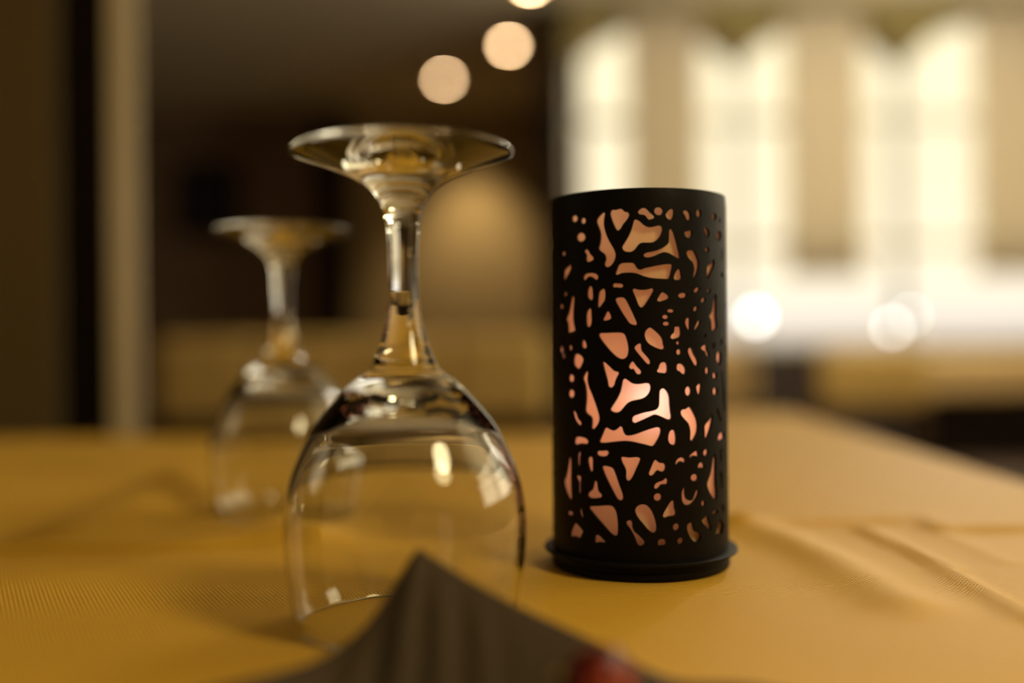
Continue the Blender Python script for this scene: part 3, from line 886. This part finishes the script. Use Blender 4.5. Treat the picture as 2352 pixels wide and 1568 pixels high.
[(42.23,77.55),(42.01,76.91),(41.43,76.4),(40.63,76.13),(39.76,76.14),(39,76.44),(38.49,76.97),(38.32,77.62),(38.52,78.26),(39.06,78.77),(39.83,79.04),(40.7,79.03),(41.49,78.73),(42.04,78.21)],
[(50.94,75.46),(50.65,74.82),(49.91,74.32),(48.89,74.06),(47.8,74.08),(46.86,74.38),(46.23,74.91),(46.02,75.55),(46.27,76.19),(46.93,76.69),(47.89,76.96),(48.98,76.94),(49.99,76.64),(50.69,76.11)],
[(58.33,77.62),(59.86,75.71),(61.31,72.15),(63.43,67.38),(64.3,61.45),(62.49,61.52),(60.56,65.13),(59.33,69.86),(57.97,74.58),(57.39,76.23)],
[(-51.38,69.14),(-51.7,68.43),(-52.59,67.84),(-53.91,67.5),(-55.4,67.46),(-56.79,67.74),(-57.77,68.28),(-58.11,68.99),(-57.73,69.71),(-56.72,70.3),(-55.32,70.64),(-53.83,70.68),(-52.53,70.39),(-51.67,69.84)],
[(-52.38,63.03),(-50.97,62.49),(-49.34,61.27),(-48.3,59.79),(-45.74,58.37),(-45.75,57.68),(-46.79,57.23),(-49.15,57.8),(-51.61,59.22),(-53.01,61.03),(-53.39,62.42)],
[(-52.37,51.18),(-51.49,52.26),(-48.19,52.93),(-44.11,52.79),(-41,52.21),(-40.14,51.32),(-41.03,50.6),(-43.18,50.48),(-46.16,50.52),(-50.42,49.87),(-52.11,50.26)],
[(-15.44,75.05),(-13.78,74.6),(-11.22,73.48),(-8.3,73.09),(-5.01,73.24),(-2.45,73.45),(-0.62,73),(-0.13,71.87),(-0.67,70.31),(-2.52,68.75),(-5.1,67.86),(-8.39,67.38),(-11.69,66.92),(-14.28,66.06),(-16.54,64.48),(-18.62,63.12),(-20.71,62.69),(-23,62.85),(-24.66,63.73),(-23.75,64.76),(-20.63,67.61),(-18.32,70.32),(-17.34,72.8),(-16.75,74.49)],
[(7.41,71.41),(8.93,71.02),(10.83,69.54),(11.57,67.73),(11.8,65.26),(12.27,62.56),(12.71,60.98),(12.23,60.2),(10.67,60.07),(8,60.71),(5,61.57),(2.4,61.93),(-0.56,61.24),(-4.24,60.24),(-7.91,59.3),(-9.74,58.92),(-11.01,59.34),(-11.18,60.35),(-10.43,61.25),(-7.86,61.93),(-3.84,62.66),(0.94,63.24),(3.73,63.89),(4.98,65.12),(5.28,67.58),(5.51,70.27),(6.09,71.04)],
[(-27.22,56.95),(-25.44,56.49),(-22.92,55.9),(-20.81,56.4),(-18.33,57.53),(-17.4,57.05),(-16.68,55.59),(-15.21,54.37),(-13,54.23),(-9.69,54.63),(-4.19,55.87),(0.96,56.86),(3.93,57.24),(5.6,56.7),(5.85,55.69),(5,53.91),(3.1,51.91),(1.42,50.58),(0.31,50.36),(-2.8,50.83),(-7.18,51.46),(-11.56,52.04),(-15.99,52.23),(-22.8,51.84),(-30.75,51.29),(-32.2,51.69),(-31.56,52.73),(-29.87,54.81),(-28.42,56.54)],
[(13.33,56.14),(14.71,55.67),(15.48,53.74),(15.57,51.94),(14.83,50.72),(13.44,50.64),(11.49,51.24),(10.55,52.6),(10.77,54.28),(11.76,55.72)],
[(26.59,70.2),(26.34,69.45),(25.67,68.87),(24.74,68.56),(23.71,68.57),(22.81,68.92),(22.2,69.53),(21.99,70.28),(22.22,71.02),(22.86,71.6),(23.78,71.92),(24.8,71.9),(25.73,71.56),(26.37,70.95)],
[(33.95,72.94),(34.62,72.42),(34.42,70.49),(33.35,68.69),(32.48,68.42),(31.6,69.19),(30.42,71.37),(30.92,72.04)],
[(51.47,69.54),(51.14,68.85),(50.27,68.31),(49.08,68.03),(47.83,68.06),(46.75,68.41),(46.03,68.99),(45.79,69.69),(46.07,70.39),(46.82,70.93),(47.92,71.22),(49.18,71.18),(50.36,70.84),(51.19,70.25)],
[(24.94,64.39),(26.28,63.87),(28.79,61.77),(30.9,59.44),(31.6,57.15),(31.06,54.89),(29.09,52.92),(26.73,51.77),(25.47,52.24),(25.51,53.94),(25.45,55.97),(24.16,58.27),(21.59,59.91),(19.29,61.54),(18.9,62.67),(19.74,63.38),(22.08,63.58)],
[(44.67,61.09),(45.45,60.09),(44.57,57.59),(42.57,54.92),(40.09,52.73),(38.15,51.48),(37.5,52.15),(37.14,55.59),(37.16,56.73),(38.19,57.61),(41.75,59.08)],
[(50.94,63.6),(53.01,62.59),(54.75,60.43),(57.16,58.7),(56.41,57.91),(53.76,58.61),(51.25,60.57),(50.27,62.46)],
[(56.43,53.7),(60.33,53.27),(61.96,52.13),(61.49,50.98),(57.36,51.02),(52.58,50.41),(51.34,51.28),(52.23,52.63),(54.02,53.47)],
[(30.18,47.89),(31.39,47.38),(31.77,46.35),(30.86,45.48),(29.66,46.09),(28.01,46.27),(26.16,45.77),(24.81,45.55),(24.73,46.05),(26.18,46.9)],
[(40.44,46.6),(39.81,46.1),(38.86,45.78),(37.77,45.69),(36.78,45.85),(36.06,46.22),(35.74,46.74),(35.88,47.3),(36.46,47.8),(37.36,48.13),(38.44,48.22),(39.47,48.06),(40.25,47.69),(40.6,47.16)],
[(15.11,43.86),(15.73,44.86),(17.57,45.71),(19.85,45.75),(21.74,44.91),(21.72,44.07),(20.66,43.88),(19.2,44.42),(17.54,44.24),(15.91,43.34),(15.18,43.41)],
[(31.14,42.17),(32.05,43.15),(34.09,43.45),(36.19,42.85),(36.87,41.78),(36.42,41.19),(34.04,41.54),(31.76,41.23),(31.17,41.49)],
[(56.19,47.88),(57.19,47.24),(56.48,45.18),(57,42.81),(55.96,42.29),(54.49,43.9),(54.2,46.01)],
[(47.13,46.08),(48.54,44.62),(48.55,39.99),(48.54,34.9),(49.47,30.67),(48.96,28.86),(47.19,28.76),(43.82,30.16),(40.19,32.92),(38.96,35.06),(39.68,36.16),(42.47,38.98),(44.15,42.1),(45.57,45.24)],
[(-56.65,45.51),(-55.54,44.52),(-55.11,41.98),(-55.43,36.59),(-55.06,31.72),(-54.81,29.41),(-55.65,28.18),(-57.56,28.5),(-60.95,30.34),(-64.3,33.14),(-65.05,34.98),(-62.6,37.04),(-60.3,40.26),(-58.46,44.12)],
[(-47.15,47.5),(-46.39,47.07),(-47.04,45.42),(-47.18,43.8),(-47.01,42.19),(-47.9,41.68),(-49.06,42.32),(-49.56,44.37),(-49.14,46.25),(-48.05,47.11)],
[(-37.92,45.82),(-37.04,45.17),(-37.01,42.2),(-37.26,40.59),(-38.25,40.23),(-39.37,40.84),(-40.49,42.74),(-41.01,44.55),(-40.44,45.3)],
[(-34.09,47.31),(-33.32,48.01),(-29.99,48.23),(-27.16,48.42),(-26.06,47.77),(-26.99,46.72),(-28.8,46.29),(-31.67,46.25),(-33.34,46.58)],
[(-18.25,46.03),(-17.39,46.27),(-13.49,46.09),(-7.99,46.25),(-6.86,45.8),(-7.28,44.68),(-9.15,42.2),(-11.95,38.59),(-14,37.53),(-15.28,38.32),(-15.31,41.01),(-15.96,42.35),(-17.79,44.57)],
[(-30.59,42.1),(-29.88,42.58),(-26.46,42.62),(-23.73,42.08),(-22.59,41.09),(-19.99,36.65),(-17.32,31.76),(-17.82,30.62),(-19.34,30.24),(-20.84,30.76),(-23.49,33.39),(-27.34,37.56),(-29.91,40.88)],
[(-50.98,37.81),(-50.14,38),(-47.2,38.19),(-46.28,37.73),(-46.84,35.51),(-46.81,32.05),(-47.61,31.19),(-48.77,31.46),(-49.03,33.99),(-49.1,35.84),(-50.71,37.24)],
[(-35.31,36.93),(-34.16,36.51),(-33.76,34.82),(-33.16,33.25),(-30.89,31.87),(-31.11,31.18),(-33.63,30.66),(-37.1,30.32),(-40.26,30.49),(-41.42,31.23),(-40.69,32.18),(-37.93,33.48),(-36.78,35.36),(-36.1,36.65)],
[(-60.8,23.3),(-59.72,23.73),(-55.13,24.12),(-53.8,23.78),(-53.64,23.1),(-54.55,22.86),(-59.75,22.5),(-60.67,22.73)],
[(-47.3,26.29),(-46.18,25.75),(-45.45,24.07),(-44.73,22.62),(-45.74,22.39),(-47.26,23.01),(-48.28,24.56),(-47.99,25.73)],
[(-40.34,26.59),(-39.41,27.04),(-33.26,27.62),(-25.52,28.13),(-23.58,27.74),(-21.87,26.22),(-20.96,23.55),(-20.69,21.3),(-20.86,18.14),(-21.83,16.98),(-23.37,17.09),(-26.08,18.26),(-31.28,21.29),(-37.21,24.61)],
[(-51.96,19.98),(-50.01,19.68),(-46.84,18.43),(-45.09,17.41),(-46.12,16.18),(-47.71,14.48),(-50.12,14.69),(-53.54,14.84),(-57.61,14.46),(-57.77,15.61),(-55.92,17.65),(-53.73,19.48)],
[(-34.3,16.84),(-32.61,16.56),(-30.15,15.34),(-28.74,14.46),(-30.99,14.2),(-33.5,14.16),(-36.09,13.72),(-36.37,14.84),(-35.82,16.36)],
[(-15.35,22.36),(-14.23,22.94),(-12.57,22.98),(-11.95,22.2),(-11.87,20.63),(-10.61,18.97),(-8.07,17.66),(-5.18,15.77),(-4.68,14.99),(-5.57,13.98),(-7.4,13.69),(-8.67,14.29),(-10.28,16.62),(-12.44,19.27),(-15.36,21.68)],
[(-9.95,26.72),(-9.5,27.62),(-8.02,28.53),(-5.46,28.97),(-2.91,28.55),(-0.37,26.75),(1.61,24.05),(2.68,21.35),(2.65,19.56),(1.9,18.63),(0.6,18.5),(-1.59,19.36),(-5.57,22.05),(-8.45,24.27),(-9.71,25.82)],
[(2.5,45.26),(3.61,44.75),(5.09,44.13),(7.35,43.97),(8.55,43.12),(8.45,41.77),(7.11,40.9),(5.61,41.03),(3.93,41.46),(2.62,40.96),(1.31,39.96),(-0.17,39.52),(-1.27,39.86),(-1.44,40.53),(-0.31,42.21),(1.39,44.66)],
[(8.78,38.47),(9.73,37.94),(9.9,36.92),(9.13,36.27),(7.22,36.26),(5.52,35.99),(4.39,35.22),(3.08,34.63),(1.79,34.91),(1.61,35.59),(2.55,36.59),(4.61,37.24),(6.87,37.65)],
[(5.9,31.57),(5.66,30.97),(5.01,30.5),(4.08,30.24),(3.05,30.25),(2.14,30.53),(1.51,31.02),(1.29,31.62),(1.53,32.23),(2.17,32.7),(3.1,32.96),(4.12,32.95),(5.05,32.67),(5.68,32.18)],
[(31.54,37.92),(31.22,37.37),(30.34,36.95),(29.11,36.76),(27.77,36.82),(26.59,37.12),(25.79,37.61),(25.52,38.19),(25.82,38.75),(26.63,39.17),(27.82,39.38),(29.16,39.32),(30.38,39.01),(31.24,38.51)],
[(12.9,30.21),(13.88,29.75),(14.23,27.38),(15.2,25.67),(14.79,24.78),(12.8,24.46),(10.47,24.35),(8.16,23.95),(6.84,24.43),(7.05,25.43),(8.98,27.41),(11.33,29.6)],
[(20.91,34.65),(21.46,34.11),(21.51,32.53),(22.34,30.69),(24.51,29.74),(26.54,29.94),(27.71,31.12),(29.16,32.87),(30.86,33.53),(31.74,33.19),(31.56,31.83),(29.58,30.12),(26.74,28.68),(24.04,28.09),(21.44,28.29),(19.56,29.45),(18.97,31.27),(19.21,33.07),(20.07,34.39)],
[(37.38,27.98),(37.17,27.48),(36.61,27.1),(35.83,26.92),(34.98,26.98),(34.23,27.25),(33.72,27.69),(33.55,28.22),(33.74,28.72),(34.27,29.1),(35.03,29.28),(35.88,29.23),(36.66,28.95),(37.19,28.51)],
[(17.49,20.28),(17.26,19.72),(16.62,19.29),(15.71,19.07),(14.71,19.11),(13.82,19.39),(13.22,19.86),(13.01,20.44),(13.24,20.99),(13.86,21.43),(14.75,21.65),(15.75,21.61),(16.65,21.33),(17.28,20.85)],
[(20.31,15),(20.07,14.47),(19.42,14.07),(18.5,13.87),(17.5,13.92),(16.6,14.19),(15.99,14.65),(15.78,15.19),(16.01,15.72),(16.64,16.13),(17.54,16.33),(18.54,16.29),(19.46,16.01),(20.09,15.55)],
[(3.51,14.84),(4.08,15.84),(6.15,16.26),(8.03,15.77),(8.69,14.52),(8.19,13.86),(6.11,13.84),(3.86,13.83)],
[(25.25,21.52),(26.83,21.1),(27.48,19.36),(28.62,18.05),(31.75,17.28),(33.03,16.06),(32.45,14.73),(30.46,14.05),(28.08,14.27),(25.58,15.51),(23.4,17.78),(22.49,20.08),(23.25,21.17)],
[(38.91,23.62),(39.95,23.21),(40.79,21.2),(42.88,18.97),(42.73,17.83),(41.61,17.65),(39.25,18.56),(35.16,20.69),(34.03,21.79),(35.46,22.38),(37.38,23.16)],
[(43.79,23.95),(49.28,24.71),(50.67,23.86),(48.49,23.53),(44.29,23.29)],
[(53.7,20.57),(58.1,18.99),(59.41,17.69),(57.96,15.96),(57.06,15),(51.35,15.33),(47.85,14.73),(47.29,15.48),(49.05,17.28),(51.93,20.03)],
[(53.01,38.19),(57.03,38.66),(57.57,36.35),(57.2,32.87),(56.24,31.9),(55.39,33.01),(55.04,36.3),(53.43,37.58)],
[(57.57,26.53),(59.28,24.74),(59.91,23.04),(58.08,23.44),(56.68,25.44)]]
R, ZB, ZTOP, TH = .0349, .0075, .1452, .0011
hx, hy = .0507, .40
holder = thing('candle_holder', (hx, hy, T), 'black metal cylinder candle holder with cut-out holes glowing pink and orange', 'candle holder')
def sleeve():
    loops = []
    for poly in HOLES:
        n = 4 if len(poly) < 20 else 3
        loops.append(catmull(poly, n, True))
    full = [list(l) for l in loops]
    full += [[(a + 136.0, z) for a, z in l] for l in loops]
    full += [[(a + 272.0, z) for a, z in l] for l in loops if max(a for a, z in l) < 15.0]
    A0, A1 = -75.0, 285.0
    sc_ = R * math.pi / 180 * 1000       # degrees to mm of arc
    full = [l for l in full if min(a for a, z in l) > A0 + .5 and max(a for a, z in l) < A1 - .5]
    zb, zt = ZB * 1000, ZTOP * 1000
    pts, edges, hole_of = [], [], []
    for l in full:
        k0 = len(pts)
        for a, z in l: pts.append(Vector((a * sc_, z)))
        k = len(l)
        edges += [(k0 + i, k0 + (i + 1) % k) for i in range(k)]
    na, nz = 120, 34
    # outer border, then filler points so the sheet bends smoothly
    b0 = len(pts)
    border = [(A0 + (A1 - A0) * i / na, zb) for i in range(na + 1)] + [(A1, zb + (zt - zb) * i / nz) for i in range(1, nz)] + \
             [(A1 - (A1 - A0) * i / na, zt) for i in range(na + 1)] + [(A0, zt - (zt - zb) * i / nz) for i in range(1, nz)]
    for a, z in border: pts.append(Vector((a * sc_, z)))
    k = len(border)
    edges += [(b0 + i, b0 + (i + 1) % k) for i in range(k)]
    boxes = [(min(a for a, z in l), max(a for a, z in l), min(z for a, z in l), max(z for a, z in l), l) for l in full]
    def inside(a, z, l):
        c = False
        for i in range(len(l)):
            (x1, y1), (x2, y2) = l[i - 1], l[i]
            if (y1 > z) != (y2 > z) and a < (x2 - x1) * (z - y1) / (y2 - y1) + x1:
                c = not c
        return c
    def in_hole(a, z):
        for a0, a1, z0, z1, l in boxes:
            if a0 <= a <= a1 and z0 <= z <= z1 and inside(a, z, l): return True
        return False
    for i in range(1, na):
        for j in range(1, nz):
            a = A0 + (A1 - A0) * (i + (.5 if j % 2 else 0)) / na
            z = zb + (zt - zb) * j / nz
            if a < A1 - .5 and not in_hole(a, z): pts.append(Vector((a * sc_, z)))
    vo, eo, fo, _, _, _ = delaunay_2d_cdt(pts, edges, [], 1, 1e-5)
    faces = []
    for f in fo:
        cx_ = sum(vo[i].x for i in f) / len(f) / sc_
        cz_ = sum(vo[i].y for i in f) / len(f)
        if not in_hole(cx_, cz_): faces.append(f)
    bm = bmesh.new()
    weld = {}
    def vert(r, i):
        a, z = vo[i].x / sc_, vo[i].y
        if a > A1 - 1e-4: a = A0
        key = (round(r, 6), round(a, 3), round(z, 3))
        if key not in weld:
            th = math.radians(a)
            zz = z / 1000
            rr = r
            if zz > ZTOP - .0012 and r == R: rr = r - .0003      # eased lip
            weld[key] = bm.verts.new((rr * math.sin(th), -rr * math.cos(th), zz))
        return weld[key]
    cnt = {}
    for f in faces:
        for i in range(3):
            e = (f[i], f[(i + 1) % 3])
            cnt[e] = cnt.get(e, 0) + 1
        for r, fl in ((R, 1), (R - TH, -1)):
            vs = [vert(r, i) for i in (f if fl == 1 else f[::-1])]
            if len(set(vs)) == 3:
                try: bm.faces.new(vs)
                except ValueError: pass
    for (i, j) in cnt:
        if (j, i) in cnt: continue
        a1, a2 = vo[i].x / sc_, vo[j].x / sc_
        if (a1 > A1 - 1e-3 and a2 > A1 - 1e-3) or (a1 < A0 + 1e-3 and a2 < A0 + 1e-3): continue
        vs = [vert(R, j), vert(R, i), vert(R - TH, i), vert(R - TH, j)]
        if len(set(vs)) == 4:
            try: bm.faces.new(vs)
            except ValueError: pass
    bmesh.ops.recalc_face_normals(bm, faces=bm.faces[:])
    return link('sleeve', bm, M['black'], holder, smooth=True, sharp=35)
sleeve()
lathe('base', [(0, .0012), (.030, .0012), (.0335, 0), (.0349, .0004), (.0353, .0012), (.0353, .0028), (.0349, .0031), (.0349, .0034), (.0354, .0037), (.0354, .0056),
               (.0357, .0060), (.0378, .0061), (.0384, .0065), (.0384, .0071), (.0379, .0075), (.0352, .0075), (.0330, .0075), (.0330, .0068), (0, .0068)], M['black'], holder, 128, 30)
bm = bmesh.new()
# frosted liner just inside the sleeve
rl = [(.0325, z) for z in [.0072 + i * .004 for i in range(34)]]
liner_o = lathe('liner', rl, M['liner'], holder, 128)
tag(liner_o, 'frosted salmon-pink translucent liner behind the holes')

tea = thing('tea_light', (hx + .006, hy + .001, T + .0070), 'burning candle inside the perforated black holder, glowing through its holes', 'candle')
lathe('cup', [(0, 0), (.0190, 0), (.0192, .0004), (.0192, .0060), (.0194, .0064), (.0190, .0064), (.0188, .0060), (.0188, .0006), (0, .0006)], M['tin'], tea, 64)
lathe('wax', [(0, .0007), (.0160, .0007), (.0160, .0345), (.0150, .0353), (.008, .0347), (0, .0345)], M['wax'], tea, 64)
lathe('wick', [(.0006, .0345), (.0006, .0415), (0, .0418)], M['wick'], tea, 12)
lathe('flame', catmull([(0.0, .0412), (.0018, .0425), (.0030, .0455), (.0025, .0495), (.0012, .0535), (0.0, .0565)], 5), M['flame'], tea, 24)
lamp('candle_light', 'POINT', (hx + .006, hy + .001, T + .0645), 0.048, (1.0, 0.68, 0.60), 0.004)

# ------------------------------------------------------------------ folded napkin and red ornament in the foreground
def napkin():
    top = [(-.150, .205, .0010), (-.110, .222, .0030), P(560, 1566, .238) - Vector((0, 0, T)), P(640, 1546, .246) - Vector((0, 0, T)), P(720, 1522, .254) - Vector((0, 0, T)), P(800, 1476, .262) - Vector((0, 0, T)),
           P(860, 1412, .268) - Vector((0, 0, T)), P(905, 1345, .273) - Vector((0, 0, T)), P(945, 1280, .276) - Vector((0, 0, T)), P(962, 1264, .277) - Vector((0, 0, T)), P(985, 1277, .277) - Vector((0, 0, T)),
           P(1080, 1336, .274) - Vector((0, 0, T)), P(1190, 1394, .270) - Vector((0, 0, T)), P(1310, 1450, .265) - Vector((0, 0, T)), P(1420, 1502, .259) - Vector((0, 0, T)), P(1540, 1562, .252) - Vector((0, 0, T)),
           (.060, .243, .0040), (.085, .232, .0012)]
    C = catmull([tuple(q) for q in top], 8)
    n = len(C)
    bm = bmesh.new()
    ax = P(962, 1264, .277).x
    rows = []
    K = 22
    for (x, y, z) in C:
        row = []
        for k in range(K + 1):
            u = k / K
            # the front panel slopes toward the viewer and carries soft upright pleats under the tip
            yy = y - (.012 + .55 * z) * u
            zz = z * (1 - u) + .0006 * u
            pl = math.exp(-((x - ax) / .022) ** 4)
            yy += .0013 * pl * math.sin((x - ax) * 2 * math.pi / .0105 + .6) * min(1, u * 2.2)
            row.append(bm.verts.new((x + (x - ax) * .10 * u, yy, T + zz)))
        # the rest of the square lies flat on the cloth, its corner toward the viewer
        xf, yf = x + (x - ax) * .10, row[-1].co.y
        fx, fy = -.025, .10
        ye = .205 + (fy - .205) * (x + .150) / (fx + .150) if x < fx else fy + (.232 - fy) * (x - fx) / (.085 - fx)
        for k in range(1, 9):
            row.append(bm.verts.new((xf, yf + (min(ye, yf) - .002 - yf) * k / 8, T + .0007)))
        rows.append(row)
    back = []
    for (x, y, z) in C:
        back.append([bm.verts.new((x, y + .0015 + min(.004, z * .12) * k / 3, T + z * (1 - k / 3) + .0006 * k / 3)) for k in range(4)])
    for i in range(n - 1):
        for k in range(K + 8):
            bm.faces.new((rows[i][k], rows[i][k + 1], rows[i + 1][k + 1], rows[i + 1][k]))
        bm.faces.new((rows[i][0], rows[i + 1][0], back[i + 1][0], back[i][0]))
        for k in range(3):
            bm.faces.new((back[i][k], back[i + 1][k], back[i + 1][k + 1], back[i][k + 1]))
    bmesh.ops.recalc_face_normals(bm, faces=bm.faces[:])
    o = link('napkin', bm, M['napkin'], None, smooth=True, sharp=60)
    return tag(o, 'dark brown folded napkin with a pointed tip in front of the wine glass', 'napkin')
napkin()

bc = Vector((.0190, .2275, T + .0007))
t = thing('ornament', (bc.x, bc.y, T + .0007), 'small dark red ball with painted orange reflections lying on the brown napkin', 'ornament')
bm = bmesh.new()
bmesh.ops.create_uvsphere(bm, u_segments=64, v_segments=32, radius=.0090)
for v in bm.verts:
    a = math.atan2(v.co.y, v.co.x)
    s = math.hypot(v.co.x, v.co.y) / .009
    k = 1 + .035 * s * math.cos(a * 9)
    v.co.x *= k
    v.co.y *= k
bmesh.ops.rotate(bm, verts=bm.verts[:], cent=(0, 0, 0), matrix=Matrix.Rotation(math.radians(-50), 3, 'Y'))
bmesh.ops.translate(bm, verts=bm.verts[:], vec=(0, 0, .0094))
link('ball', bm, M['red'], t, smooth=True, sharp=80)
cap = lathe('cap', [(0, .0112), (.0012, .0112), (.0018, .0104), (.0020, .0088), (.0017, .0082)], M['gold'], t, 24)
cap.rotation_euler = (0, math.radians(-78), 0)
cap.location = (0, 0, .0094)
# orange drops painted as the holder's glowing holes reflected in the ball
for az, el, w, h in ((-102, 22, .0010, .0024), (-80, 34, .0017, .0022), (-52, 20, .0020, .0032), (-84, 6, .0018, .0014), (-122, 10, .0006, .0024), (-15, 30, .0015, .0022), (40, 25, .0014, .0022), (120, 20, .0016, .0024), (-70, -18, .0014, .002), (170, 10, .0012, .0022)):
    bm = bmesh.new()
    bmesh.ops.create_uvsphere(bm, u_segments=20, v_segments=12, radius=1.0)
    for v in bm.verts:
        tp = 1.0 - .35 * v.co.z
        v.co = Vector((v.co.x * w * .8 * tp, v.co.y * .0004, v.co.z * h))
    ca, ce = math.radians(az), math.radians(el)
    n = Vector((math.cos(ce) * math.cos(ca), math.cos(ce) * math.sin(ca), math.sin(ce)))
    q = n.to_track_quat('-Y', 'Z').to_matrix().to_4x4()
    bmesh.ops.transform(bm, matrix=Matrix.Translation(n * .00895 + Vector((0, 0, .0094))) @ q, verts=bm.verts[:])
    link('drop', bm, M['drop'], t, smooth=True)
